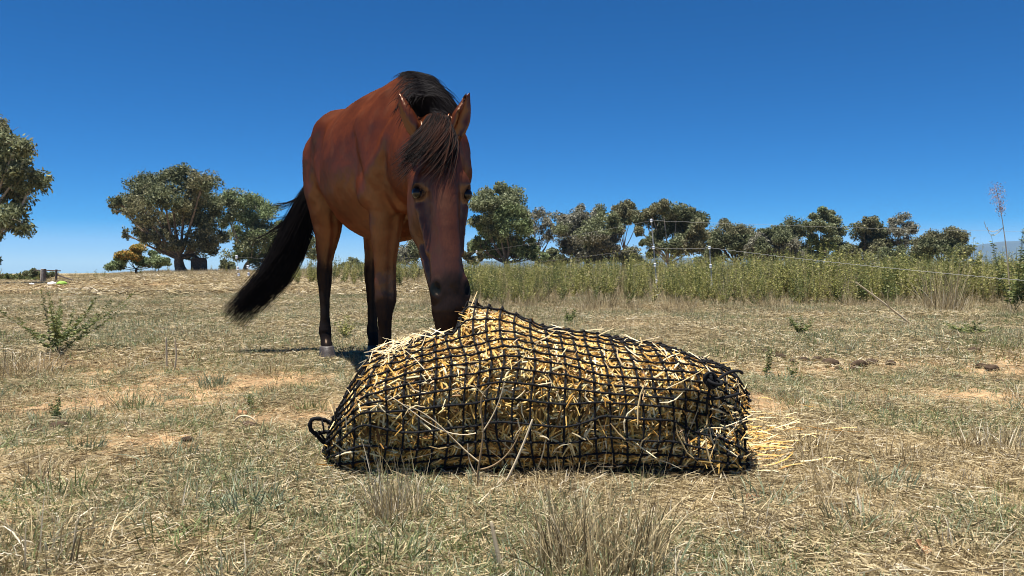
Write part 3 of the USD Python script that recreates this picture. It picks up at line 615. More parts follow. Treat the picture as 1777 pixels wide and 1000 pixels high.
# ------------------------------------------------------------------ grass
DRY = [(0, (.10, .072, .038)), (.24, (.27, .212, .11)), (.6, (.42, .335, .185)), (.9, (.55, .46, .285)), (1, (.64, .57, .43))]
GREEN = [(0, (.075, .10, .035)), (.4, (.15, .19, .068)), (.75, (.24, .27, .115)), (1, (.42, .37, .20))]
GREYGREEN = [(0, (.10, .13, .07)), (.5, (.21, .25, .15)), (1, (.36, .38, .25))]
island('dry_blade', DRY, .6, .2, .18, .35); island('green_blade', GREEN, .55, .25, .22, .3); island('grey_green_blade', GREYGREEN, .5, .3, .2, .3)
def clump(rng, n, rad, hmin, hmax, lean, width, droop, segs=3, flat=False):
    a = rng.random(n) * 2 * np.pi; r = rad * np.sqrt(rng.random(n)); base = np.stack([r * np.cos(a), r * np.sin(a), np.full(n, -.004)], 1)
    L = rng.uniform(hmin, hmax, n); b = rng.random(n) * 2 * np.pi; tl = np.abs(rng.normal(0, lean, n))
    if flat: base[:, 2] = rng.uniform(.002, .018, n); el = rng.normal(.05, .16, n); d = np.stack([np.cos(b) * np.cos(el), np.sin(b) * np.cos(el), np.sin(el)], 1)
    else: d = np.stack([np.cos(b) * np.sin(tl) + .5 * np.cos(a) * r / rad * lean, np.sin(b) * np.sin(tl) + .5 * np.sin(a) * r / rad * lean, np.cos(tl)], 1)
    return ribbons(base, d, L, rng.uniform(.6, 1.3, n) * width, np.full(n, 0.02) if flat else droop * rng.uniform(.3, 1.6, n), rng, segs)
def wedge(rng, n, d0, d1, power=1.0, side=.80):
    """Random ground points in the part of the paddock in view (and a margin), at distances d0..d1."""
    d = (rng.random(n) * (d1 ** (2 * power) - d0 ** (2 * power)) + d0 ** (2 * power)) ** (1 / (2 * power)); x = rng.uniform(-side, side, n) * d + rng.uniform(-.5, .5, n)
    return x, d
def in_bag(x, y): return (((x - .085) / .65) ** 4 + ((y - 2.35) / .27) ** 4) < 1
def on_ground(x, y): return np.stack([x, y, ground_z(x, y)], 1)
def add_grass():
    rng = np.random.default_rng(77)
    def sow(name, protos, zones, keep, pick=None, **tags):
        P, S, I, Y = [], [], [], []
        for n, d0, d1, power, s0, s1 in zones:
            x, y = wedge(rng, n, d0, d1, power); k = keep(x, y); x, y = x[k], y[k]
            P.append(on_ground(x, y)); S.append(rng.uniform(s0, s1, len(x))); I.append(rng.integers(0, len(protos), len(x)) if pick is None else pick(y)); Y.append(rng.random(len(x)) * 6.283)
        P, S, I, Y = map(np.concatenate, (P, S, I, Y)); instancer(name, protos, P, Y, S, I, kind='stuff', **tags)
    nz = lambda x, y, s, seed: meshkit.fbm(np.stack([x * s, y * s, 0 * x], -1), 3, seed)
    flat = [(clump(rng, 130, .10, .010, .050, .3, .0020, 0, 2, True), 'dry_blade') for _ in range(4)] + [(clump(rng, 520, .30, .015, .060, .3, .0034, 0, 2, True), 'dry_blade') for _ in range(4)]
    sow('dry_litter', flat, [(3300, 1.2, 4.5, 1.0, .7, 1.3), (4800, 4.5, 14, .95, .8, 1.5), (3000, 14, 50, .7, 2.2, 4.5)], lambda x, y: (rng.random(len(x)) > .80 * bareness(x, y)) & ~in_bag(x, y), lambda d: rng.integers(0, 4, len(d)) + 4 * (d > 4.5), label='fine straw-coloured litter lying over the paddock', cat='dry grass')
    up = [(clump(rng, 60, .07, .015, .060, .6, .0022, .5), 'dry_blade') for _ in range(4)] + [(clump(rng, 240, .24, .02, .08, .6, .0036, .45), 'dry_blade') for _ in range(4)]
    sow('short_dry_grass', up, [(5200, 1.2, 4.5, 1.0, .6, 1.25), (4600, 4.5, 14, .95, .7, 1.3), (2600, 14, 30, .8, 1.2, 2.2)], lambda x, y: (rng.random(len(x)) > .93 * bareness(x, y)) & (nz(x, y, 1.3, 12) > .38) & ~in_bag(x, y), lambda d: rng.integers(0, 4, len(d)) + 4 * (d > 4.5), label='short dry grass standing across the paddock', cat='dry grass')
    gr = [(clump(rng, 56, .065, .018, .066, .8, .0024, .6), m) for m in ('green_blade', 'grey_green_blade', 'green_blade', 'grey_green_blade')] + [(clump(rng, 240, .22, .02, .08, .75, .0036, .5), m) for m in ('green_blade', 'grey_green_blade', 'green_blade', 'grey_green_blade')]
    sow('short_green_grass', gr, [(13000, 1.2, 4.5, 1.0, .6, 1.35), (8500, 4.5, 14, .95, .7, 1.4), (2600, 14, 26, .8, 1.2, 2.2)], lambda x, y: (rng.random(len(x)) > .95 * bareness(x, y)) & (nz(x, y, 1.4, 31) > .365 + .05 * sstep(2.5, 6, y)) & ~in_bag(x, y), lambda d: rng.integers(0, 4, len(d)) + 4 * (d > 4.5), label='short grey-green couch grass between the dry litter', cat='grass')
    tall = [(clump(rng, 60, .12, .08, .24, .25, .0036, .3), 'dry_blade') for _ in range(4)]
    sow('standing_dry_grass', tall, [(700, 6.5, 13, .9, .35, .7), (4600, 13, 30, .75, .6, 1.05), (9000, 30, 88, .6, 1.0, 1.9)], lambda x, y: (nz(x, y, .5, 51) > .40) & (rng.random(len(x)) > 1.2 * bareness(x, y)) & ((y > 9) | (x > .1)), label='taller dry grass along the back of the paddock', cat='dry grass')
    tk = [(clump(rng, 70, .06, .03, .13, .5, .0025, .5), m) for m in ('dry_blade', 'dry_blade', 'green_blade', 'grey_green_blade', 'dry_blade')]
    sow('low_tussocks', tk, [(260, 1.35, 3.2, 1.0, .6, 1.25), (420, 3.2, 9, .95, .7, 1.4)], lambda x, y: (nz(x, y, 1.9, 71) > .47) & ~in_bag(x, y), label='messy low tussocks of dry and green grass over the paddock', cat='grass')
    gt = [(clump(rng, 60, .14, .06, .22, .4, .0046, .4), 'green_blade') for _ in range(3)]
    sow('standing_green_grass', gt, [(900, 8, 26, .8, .5, .9), (1500, 26, 60, .6, .9, 1.4)], lambda x, y: (nz(x, y, .35, 61) > .48) & (rng.random(len(x)) > 1.2 * bareness(x, y)), label='patches of green grass towards the trees', cat='grass')

# ------------------------------------------------------------------ weeds behind the fence line
WEED = [(0, (.10, .11, .035)), (.3, (.21, .22, .06)), (.6, (.35, .345, .10)), (.85, (.48, .44, .16)), (1, (.54, .46, .27))]
island('weed_leaf', WEED, .55, .25, .3, .3); island('dark_weed_leaf', [(0, (.06, .085, .028)), (.5, (.12, .15, .045)), (1, (.24, .25, .08))], .5, .3, .25, .3)
island('dry_stem', [(0, (.22, .15, .08)), (.5, (.42, .32, .19)), (1, (.60, .50, .34))], .7, .15, 0, .2); plain('green_stem', (.10, .12, .045), .6, .2); plain('seed_head', (.40, .24, .17), .8, .1)
def leaves(c, d, L, W, rng):
    """Pointed leaves: base, direction, length, width; four triangles each, folded along the midrib."""
    d = unit(d); s = unit(np.cross(d, rng.normal(size=c.shape))); n = np.cross(s, d)
    m = c + d * (L * .45)[:, None]; t = c + d * L[:, None] - np.array([0, 0, 1.0]) * (L * .15)[:, None]
    v = np.stack([c, m - s * (W * .5)[:, None] + n * (W * .15)[:, None], m, m + s * (W * .5)[:, None] + n * (W * .15)[:, None], t], 1)
    f = np.array([(0, 2, 1), (0, 3, 2), (1, 2, 4), (2, 3, 4)]); return v.reshape(-1, 3), (f[None] + (np.arange(len(c)) * 5)[:, None, None]).reshape(-1, 3)
def weed_plant(rng, h, nb, nl, L, spread, leaf_lo=.12):
    """(stem mesh, leaf mesh) of an upright branching weed."""
    stems, lc, ld, hs = [], [], [], []
    for b in range(nb + 1):
        a = rng.random() * 6.283; s0 = rng.uniform(.05, .5) if b else 0; k = h * (1 if b == 0 else rng.uniform(.55, .98)); sp = spread * (0.25 if b == 0 else rng.uniform(.5, 1.2))
        p0 = np.array([0, 0, h * s0 * .5]); p = spline([p0, p0 + [sp * .6 * math.cos(a), sp * .6 * math.sin(a), (k - p0[2]) * .5], p0 + [sp * math.cos(a), sp * math.sin(a), k - p0[2]]], 7)
        stems.append(tube(p, np.linspace(.0035, .0012, 7) * (h / .7), 4, False)); u = rng.uniform(leaf_lo, 1, nl); i = np.minimum((u * 6).astype(int), 5); fr = (u * 6 - i)[:, None]
        lc.append(p[i] * (1 - fr) + p[i + 1] * fr); aa = rng.random(nl) * 6.283; ld.append(np.stack([np.cos(aa), np.sin(aa), rng.normal(.35, .35, nl)], 1)); hs.append(1.15 - .6 * u)
    lc, ld, hs = map(np.concatenate, (lc, ld, hs)); l = L * hs * rng.uniform(.6, 1.3, len(lc)); return merge(stems), leaves(lc, ld, l, l * .36, rng)
def add_weeds():
    rng = np.random.default_rng(5)
    protos = []
    for k in range(6):
        st, lf = weed_plant(rng, rng.uniform(.52, .72), 6, 34, .050, .13); protos.append((merge([st, lf]), ('weed_leaf', 'weed_leaf', 'dark_weed_leaf')[k % 3]))
    for k in range(4): protos.append((clump(rng, 34, .14, .30, .80, .16, .0040, .12), 'dry_blade'))
    def edge(x, y): return sstep(-.14, .0, (x + .3) / y) * 1.0          # the weed bank starts right of the horse's head
    P = []
    for n, d0, d1, pw in ((2100, 9.6, 14, 1.0), (2300, 14, 30, .8), (1500, 30, 62, .7)):
        x, y = wedge(rng, n, d0, d1, pw); front = 10.4 + .7 * np.sin(x * .9 + 1) + 1.2 * (meshkit.noise(np.stack([x * .7, 0 * x, 0 * x], -1), 8) - .5) - .09 * np.maximum(x, 0)
        k = (y > front + rng.exponential(1.1, len(x)) - .9) & (rng.random(len(x)) < np.where(x / y > -.10, 1, np.where((x / y > -.30) & (y > 17), .8, np.where(y > 34, .10, 0)))); P.append(on_ground(x[k], y[k]))
    P = np.concatenate(P); n = len(P); sc = 1.18 * rng.uniform(.55, 1.0, n) * (.75 + .5 * meshkit.noise(np.stack([P[:, 0] * .6, P[:, 1] * .6, 0 * P[:, 0]], 1), 2)) * np.where(P[:, 1] < 11.5, .8, 1) * (.92 + .02 * np.clip(P[:, 0], 0, 8))
    instancer('weed_bank', protos, P, rng.random(n) * 6.28, sc, rng.choice(10, n, p=[.135] * 6 + [.0475] * 4), kind='stuff', label='bank of tall yellow-green weeds behind the wire fence', cat='weeds')
    tall = [(clump(rng, 70, .16, .12, .46, .42, .0034, .5), 'dry_blade') for _ in range(4)]
    x, y = wedge(rng, 1500, 8.3, 13.5, 1.0); f = 9.7 - .09 * np.maximum(x, 0); k = (x / y > -.12) & (rng.random(len(x)) < .9 * np.exp(-((y - f - .2) / 1.1) ** 2) + .25 * (y > f)) & (meshkit.noise(np.stack([x * 1.1, y, 0 * x], -1), 4) > .3); x, y = x[k], y[k]
    instancer('tall_dry_grass', tall, on_ground(x, y), rng.random(len(x)) * 6.28, rng.uniform(.45, .95, len(x)), rng.integers(0, 4, len(x)), kind='stuff', label='pale dry grass along the foot of the weed bank', cat='dry grass')

# ------------------------------------------------------------------ trees
def leafmat(name, cols): island(name, [(0, tuple(c * .8 for c in cols[0])), (.3, tuple(c * 1.8 for c in cols[0])), (.75, tuple(c * 2.1 for c in cols[1])), (1, tuple(c * 2.1 for c in cols[2]))], .6, .12, .25)
leafmat('leaf_olive', [(.066, .075, .036), (.115, .125, .065), (.17, .175, .11)]); leafmat('leaf_brown', [(.066, .066, .034), (.110, .106, .056), (.165, .155, .095)])
leafmat('leaf_dark', [(.046, .054, .026), (.086, .094, .048), (.14, .145, .085)]); leafmat('leaf_green', [(.066, .084, .036), (.115, .142, .062), (.17, .20, .11)])
leafmat('leaf_grey', [(.085, .085, .060), (.14, .135, .10), (.20, .19, .15)]); leafmat('leaf_orange', [(.10, .10, .025), (.22, .15, .035), (.34, .14, .045)])
plain('bark', (.17, .125, .09), .9, .1, .4, 9.0); plain('pale_bark', (.34, .28, .21), .85, .1, .35, 6.0); plain('dark_bark', (.055, .045, .038), .9, .1, .4, 8.0)
def tree(name, label, d, base, lobes, leaf, n, seed, size=.24, bark='bark', trunk=.16, group=None, drop=.35, shell=.55, second=None, trunk2=None, split=.38, dz=None, turn=.72):
    """lobes: (px, py, radius px[, squash]) as seen in the photograph; each gets its own depth round the trunk. base: (px, py of the foot)."""
    rng = np.random.default_rng(seed); s = d / FPX; foot = at(base[0], 455 + .59 * FPX / d, d); foot[2] = ground_z(foot[0], foot[1]) - .05
    L = []; wid = max(l[2] for l in lobes) * s; span = (max(l[0] for l in lobes) - min(l[0] for l in lobes)) * s * .42
    for l in lobes:
        off = rng.uniform(-1, 1) * span * (1 if dz is None else dz); p = at(l[0], l[1], d + off) ; L.append((p, l[2] * s * 1.42, l[3] if len(l) > 3 else .8))
    T = thing(name, label, 'tree', foot, group=group)
    tot = sum(r ** 2 for _, r, _ in L); cc, dd, ll = [], [], []
    for p, r, sq in L:
        size_ = size * .74; k = max(40, int(4.2 * n * r * r / tot)); nsub = max(4, int(9 * min(1.6, r))); sub = unit(rng.normal(size=(nsub, 3))) * rng.uniform(.2, .95, nsub)[:, None] * r; rs = rng.uniform(.34, .66, nsub) * r
        w = rng.integers(0, nsub, k); q = unit(rng.normal(size=(k, 3))) * (rng.random(k) ** shell)[:, None]; q[:, 2] += .15 * (rng.random(k) < .4)
        c = sub[w] + q * rs[w][:, None]; c[:, 2] *= sq; cc.append(p + c); dd.append(unit(q * .6 + rng.normal(size=(k, 3)) * .75 + [0, 0, -drop]))
    cc, dd = np.concatenate(cc) - foot, np.concatenate(dd); k = len(cc); cc[:, 2] = np.maximum(cc[:, 2], .15); lengths = size_ * rng.uniform(.6, 1.5, k)
    top = cc[:, 2].max(); sdv = unit(np.cross(dd, rng.normal(size=(k, 3)))); w = lengths * .42
    V = np.stack([cc - dd * (lengths * .5)[:, None], cc - sdv * (w * .5)[:, None], cc + dd * (lengths * .5)[:, None], cc + sdv * (w * .5)[:, None]], 1).reshape(-1, 3); F_ = (np.array([(0, 1, 2), (0, 2, 3)])[None] + (np.arange(k) * 4)[:, None, None]).reshape(-1, 3)
    if second:
        hit = np.repeat(meshkit.noise(cc * .55 + seed, 3) + .35 * (cc[:, 2] / top) > turn, 2); obj('crown', (V, F_[~hit]), leaf, T); obj('crown', (V, F_[hit]), second, T)
    else: obj('crown', (V, F_), leaf, T)
    cen = np.mean([p for p, _, _ in L], 0) - foot; fork = np.array([cen[0] * .35, cen[1] * .35, max(.5, cen[2] * split)]); tr = trunk
    parts = [tube(spline([[0, 0, -.1], [rng.normal() * tr * .4, rng.normal() * tr * .4, fork[2] * .5], fork], 8), np.linspace(tr * 1.25, tr * .85, 8), 8)]
    for p, r, sq in L:
        e = p - foot; a = fork * rng.uniform(.75, 1.0); mid = a * .5 + e * .5 + np.array([rng.normal() * .2, rng.normal() * .2, -.06 * abs(e[2])]) * min(1, r)
        parts.append(tube(spline([a, mid, e + [0, 0, r * .2]], 8), np.linspace(tr * .36, tr * .07, 8), 5))
        for _ in range(3):
            u = unit(rng.normal(size=3) + [0, 0, .5]); parts.append(tube(spline([mid * .4 + e * .6, e + u * r * .35, e + u * r * .75], 5), np.linspace(tr * .13, tr * .03, 5), 4, False))
    if trunk2: parts += [tube(spline([[trunk2, .1, -.1], [trunk2 * .9, .1, fork[2] * .6], [trunk2 * .5, .05, fork[2] * 1.5]], 7), np.linspace(tr * .9, tr * .4, 7), 7)]
    obj('trunk', merge(parts), bark, T, smooth=60)
def fill(x0, x1, y0, y1, n, r, seed, pw=1.0):
    """Lobes over a domed crown with the given pixel extent."""
    rng = np.random.default_rng(seed); out = []
    for _ in range(n):
        a = rng.uniform(-1, 1); h = (1 - abs(a) ** 2.6); b = rng.random() ** pw; rr = r * rng.uniform(.7, 1.25)
        x = (x0 + x1) / 2 + a * ((x1 - x0) / 2 - rr * .75); yt = y1 - (y1 - y0) * (.45 + .55 * h); out.append((x, yt + rr * .7 + b * max(0, (y1 - yt - 1.5 * rr)), rr))
    return out
def add_trees():
    far = 'gum trees beyond the paddock'
    tree('gum_tree', 'large pale gum tree cut off by the left edge of the picture', 30, (-62, 470), [(-40, 250, 44), (5, 238, 30), (30, 250, 26), (20, 275, 26), (45, 300, 26), (60, 318, 20), (15, 325, 32), (-25, 320, 44), (35, 345, 20), (10, 375, 30), (28, 388, 18), (-5, 405, 16), (-70, 290, 60), (-100, 340, 60), (-5, 215 + 18, 22), (-8, 452, 8), (-40, 400, 30), (8, 290, 22)], 'leaf_olive', 9000, 1, .20, 'pale_bark', .26, drop=.6, second='leaf_brown')
    tree('gum_tree', 'broad dark gum tree with a thick pale trunk behind the small orange tree', 56, (318, 470), [(300, 306, 20), (330, 312, 20), (268, 318, 22), (352, 318, 20), (240, 335, 22), (222, 352, 20), (205, 350, 11), (285, 345, 26), (320, 350, 26), (355, 350, 24), (375, 365, 17), (250, 365, 22), (210, 365, 10), (300, 385, 24), (335, 380, 22), (365, 390, 20), (262, 395, 18), (250, 410, 14), (275, 415, 18), (300, 425, 14), (345, 420, 22), (370, 425, 18), (385, 410, 12), (330, 440, 12), (215, 405, 6, 1.6), (290, 432, 12)], 'leaf_brown', 15000, 2, .23, 'bark', .34, trunk2=None, second='leaf_dark', split=.30)
    tree('gum_tree', 'lighter green gum tree between the broad dark gum and the horse\'s tail', 64, (425, 470), [(398, 352, 16), (420, 352, 18), (445, 352, 18), (462, 368, 16), (395, 378, 16), (428, 380, 20), (455, 392, 18), (472, 410, 16), (410, 408, 14), (440, 420, 20), (415, 440, 16), (455, 445, 18), (480, 440, 16), (500, 420, 18), (515, 445, 16), (490, 392, 12), (530, 430, 16), (548, 446, 12)], 'leaf_olive', 10000, 3, .25, 'pale_bark', .18, split=.3, second='leaf_green')
    tree('small_tree', 'small round tree with orange and green leaves left of the broad dark gum', 42, (236, 474), [(205, 458, 14, .6), (228, 446, 16, .7), (250, 445, 16, .7), (272, 455, 13, .6), (240, 437, 12, .6), (215, 446, 12, .6), (260, 450, 14, .7), (190, 462, 7, .6), (285, 458, 8, .6)], 'leaf_green', 5500, 4, .15, 'dark_bark', .07, second='leaf_orange', split=.35, drop=.2, turn=.90)
    tree('gum_tree', 'tallest rounded green gum tree close beside the horse\'s head', 52, (880, 452), [(848, 342, 18), (875, 340, 20), (895, 348, 15), (835, 362, 18), (865, 365, 22), (898, 368, 18), (838, 390, 18), (868, 395, 22), (905, 395, 18), (845, 418, 18), (880, 422, 20), (910, 425, 16), (828, 425, 14), (862, 440, 16), (895, 444, 14), (925, 440, 14), (940, 445, 10)], 'leaf_green', 13000, 5, .23, 'bark', .20, second='leaf_olive', split=.28)
    tree('gum_tree', 'thin greyish half bare tree right of the tallest green gum', 58, (928, 455), [(925, 380, 16), (945, 385, 14), (930, 402, 16), (950, 410, 13), (925, 425, 15), (945, 372, 9), (960, 398, 9)], 'leaf_grey', 1500, 6, .20, 'bark', .12, shell=.9)
    tree('gum_tree', 'wide grey-brown domed gum tree left of the wire fence post', 58, (1020, 455), [(985, 378, 16), (1010, 374, 18), (1035, 376, 18), (1058, 384, 16), (980, 400, 18), (1005, 400, 22), (1035, 402, 22), (1065, 402, 16), (985, 425, 18), (1015, 428, 20), (1045, 428, 20), (1068, 425, 14), (1000, 444, 14), (1035, 445, 16), (972, 388, 10), (1060, 440, 13)], 'leaf_grey', 12500, 7, .22, 'dark_bark', .22, second='leaf_olive')
    tree('gum_tree', 'round green-topped gum on a bent trunk behind the grey-brown dome', 66, (1082, 455), [(1075, 366, 12), (1090, 366, 14), (1098, 378, 12), (1080, 380, 14), (1105, 385, 8), (1072, 395, 10)], 'leaf_olive', 3600, 8, .24, 'bark', .14, split=.5, second='leaf_brown')
    tree('gum_tree', 'big gum tree with rusty top and dark green side behind the first fence post', 55, (1160, 455), [(1130, 368, 15), (1150, 362, 14), (1172, 366, 18), (1195, 372, 18), (1212, 384, 14), (1120, 385, 14), (1150, 388, 20), (1180, 392, 20), (1208, 402, 18), (1112, 402, 10), (1140, 412, 14), (1195, 425, 20), (1170, 430, 18), (1215, 428, 15), (1140, 440, 13), (1120, 420, 9)], 'leaf_dark', 12500, 9, .22, 'pale_bark', .2, second='leaf_brown', split=.3)
    tree('gum_tree', 'low dark brown-green gum right of the rusty topped gum', 60, (1275, 455), fill(1222, 1325, 376, 455, 16, 16, 10), 'leaf_dark', 8500, 10, .22, 'dark_bark', .16, second='leaf_brown')
    tree('gum_tree', 'low grey-green rounded tree in front of the dark tree line', 54, (1345, 455), fill(1300, 1392, 388, 455, 14, 15, 11), 'leaf_grey', 7500, 11, .22, 'dark_bark', .14, second='leaf_dark')
    tree('gum_tree', 'dark narrow gum rising behind the low grey-green tree', 72, (1370, 455), fill(1345, 1402, 378, 452, 9, 13, 12), 'leaf_dark', 5000, 12, .25, 'dark_bark', .14)
    tree('gum_tree', 'bright open gum with sky showing through near the middle of the right tree line', 60, (1425, 455), [(1410, 378, 10), (1432, 374, 14), (1450, 384, 12), (1405, 395, 11), (1425, 398, 14), (1448, 405, 14), (1410, 416, 12), (1435, 424, 14), (1455, 428, 13), (1418, 440, 11)], 'leaf_green', 5600, 13, .22, 'pale_bark', .14, second='leaf_olive')
    tree('gum_tree', 'brownish gum tree right of the bright open gum', 63, (1492, 455), fill(1450, 1545, 372, 455, 15, 15, 14), 'leaf_dark', 8500, 14, .24, 'bark', .17, second='leaf_brown')
    tree('gum_tree', 'pale sparse grey tree standing alone above the right weeds', 63, (1562, 455), [(1548, 388, 12), (1566, 382, 13), (1580, 392, 10), (1555, 404, 13), (1575, 408, 12), (1562, 424, 12)], 'leaf_grey', 2300, 15, .20, 'pale_bark', .1, shell=.85)
    tree('gum_tree', 'dark rounded tree last of the right tree line beside the distant hills', 58, (1635, 455), fill(1588, 1680, 391, 452, 14, 14, 16), 'leaf_dark', 9500, 16, .20, 'dark_bark', .17, second='leaf_brown')
    tree('gum_tree', 'distant grey gum seen between the horse\'s foreleg and head', 95, (722, 458), [(705, 440, 14), (725, 436, 15), (742, 442, 12), (695, 452, 10), (735, 428, 10), (712, 428, 10), (680, 446, 12)], 'leaf_grey', 3600, 17, .32, 'dark_bark', .18, second='leaf_dark')
    tree('bush', 'distant bush seen under the horse\'s belly', 100, (612, 460), [(600, 461, 8, .7), (614, 458, 9, .7), (628, 461, 8, .7), (590, 463, 5, .6), (640, 464, 5, .6)], 'leaf_olive', 1500, 18, .28, 'dark_bark', .06)
    tree('bush', 'distant dark bush left of the green gum beyond the tail', 80, (393, 466), [(388, 462, 9, .8), (398, 461, 9, .8), (404, 466, 6, .7)], 'leaf_dark', 1300, 19, .24, 'dark_bark', .06)
    for k, (px, w, hgt, leaf, lab) in enumerate(((962, 24, 26, 'leaf_olive', 'low olive bush at the foot of the half bare tree'), (1092, 26, 22, 'leaf_dark', 'low dark bush left of the first fence post'), (1232, 26, 28, 'leaf_olive', 'low olive bush between the rusty topped gum and the dark gum'),
            (1322, 24, 22, 'leaf_green', 'low green bush at the foot of the low dark gum'), (1402, 26, 30, 'leaf_dark', 'low dark bush left of the bright open gum'), (1466, 26, 26, 'leaf_olive', 'low olive bush right of the bright open gum'), (1545, 30, 24, 'leaf_dark', 'low dark bush under the sparse grey tree'), (822, 20, 40, 'leaf_green', 'tall green bush just right of the horse\'s cheek'), (1592, 22, 22, 'leaf_green', 'low green bush left of the dark rounded last tree'))):
        tree('bush', lab, 57 + k % 3 * 3, (px, 455), [(px - w * .6, 456 - hgt * .30, w * .42), (px, 455 - hgt * .55, w * .5), (px + w * .6, 456 - hgt * .35, w * .42), (px + w * .2, 457 - hgt * .2, w * .4), (px - w * .2, 457 - hgt * .15, w * .4)], leaf, 2300, 60 + k, .2, 'dark_bark', .05, second='leaf_brown' if k % 2 else None)

# ------------------------------------------------------------------ small things in the paddock
def gd(py): return .59 * FPX / (py - 455.0)
def foot(px, py):
    p = at(px, py, gd(py)); p[2] = ground_z(p[0], p[1]); return p
plain('dung', (.055, .038, .026), .95, .05, .5, 30.0); plain('dead_leaf', (.34, .19, .10), .7, .15, .35, 40.0); plain('weathered_timber', (.42, .37, .32), .9, .1, .3, 12.0); plain('dark_timber', (.10, .08, .07), .9, .1, .3, 12.0)
plain('steel_post', (.42, .42, .40), .6, .3); plain('white_plastic', (.85, .85, .83), .35, .4); plain('wire', (.34, .33, .30), .5, .3); plain('white_sack', (.80, .80, .80), .6, .2, .1, 6.0); plain('lime_sack', (.24, .40, .06), .6, .2, .15, 6.0); plain('dark_tub', (.05, .045, .05), .6, .3)
def lump(rng, r, sq=.7):
    m = trimesh.creation.icosphere(2, 1.0); v = np.array(m.vertices); v *= (1 + .55 * (meshkit.fbm(v * 1.8 + rng.uniform(0, 50, 3), 3, 2) - .5))[:, None]; return v * r * np.array([1.15, 1, sq]), np.array(m.faces)
def post(px, ys, d, label, lean=0.0, top=None, group=None, h=None):
    """A thin steel picket with white insulators at the pixel heights ys."""
    base = at(px, 455 + .59 * FPX / d, d); base[2] = ground_z(base[0], base[1]) - .1; tp = at(px + lean, ys[0] - 3, d)
    T = thing('fence_post', label, 'fence post', base, group=group); e = tp - base
    obj('picket', tube([[0, 0, 0], e], .008, 7), 'steel_post', T, smooth=50); pts = []
    for y in ys:
        t = (at(px, y, d)[2] - base[2]) / e[2]; c = e * t; a = unit(e); w = .021 if d < 20 else .05
        obj('insulator', tube([c - a * w * 1.15, c - a * w * .9, c - a * w * .2, c + a * w * .2, c + a * w * .9, c + a * w * 1.15], np.array([.6, 1, .8, .8, 1, .6]) * w, 9), 'white_plastic', T, smooth=40); pts.append(base + c)
    return pts
def wire(label, pts, r=.0020, sag=.0):
    out = []
    for a, b in zip(pts[:-1], pts[1:]):
        t = np.linspace(0, 1, 14)[:, None]; q = np.asarray(a) * (1 - t) + np.asarray(b) * t; q[:, 2] -= (sag * 4 * t * (1 - t))[:, 0]; out.append(q if not out else q[1:])
    obj('fence_wire', tube(np.concatenate(out), r, 5), 'wire', label=label, cat='wire')
def tuft(px, py, n, rad, hmin, hmax, lean, w, droop, mat, label, seed, cat='grass tuft', name='grass_tuft', squash=None):
    rng = np.random.default_rng(seed); p = foot(px, py); v, f = clump(rng, n, rad, hmin, hmax, lean, w, droop, 4)
    obj(name, (v + p, f), mat, label=label, cat=cat)
def plant(px, py, h, nb, nl, L, spread, mat, label, seed, name='weed', cat='weed'):
    rng = np.random.default_rng(seed); p = foot(px, py); T = thing(name, label, cat, p); st, lf = weed_plant(rng, h, nb, nl, L, spread); obj('stem', st, 'green_stem', T); obj('foliage', lf, mat, T)
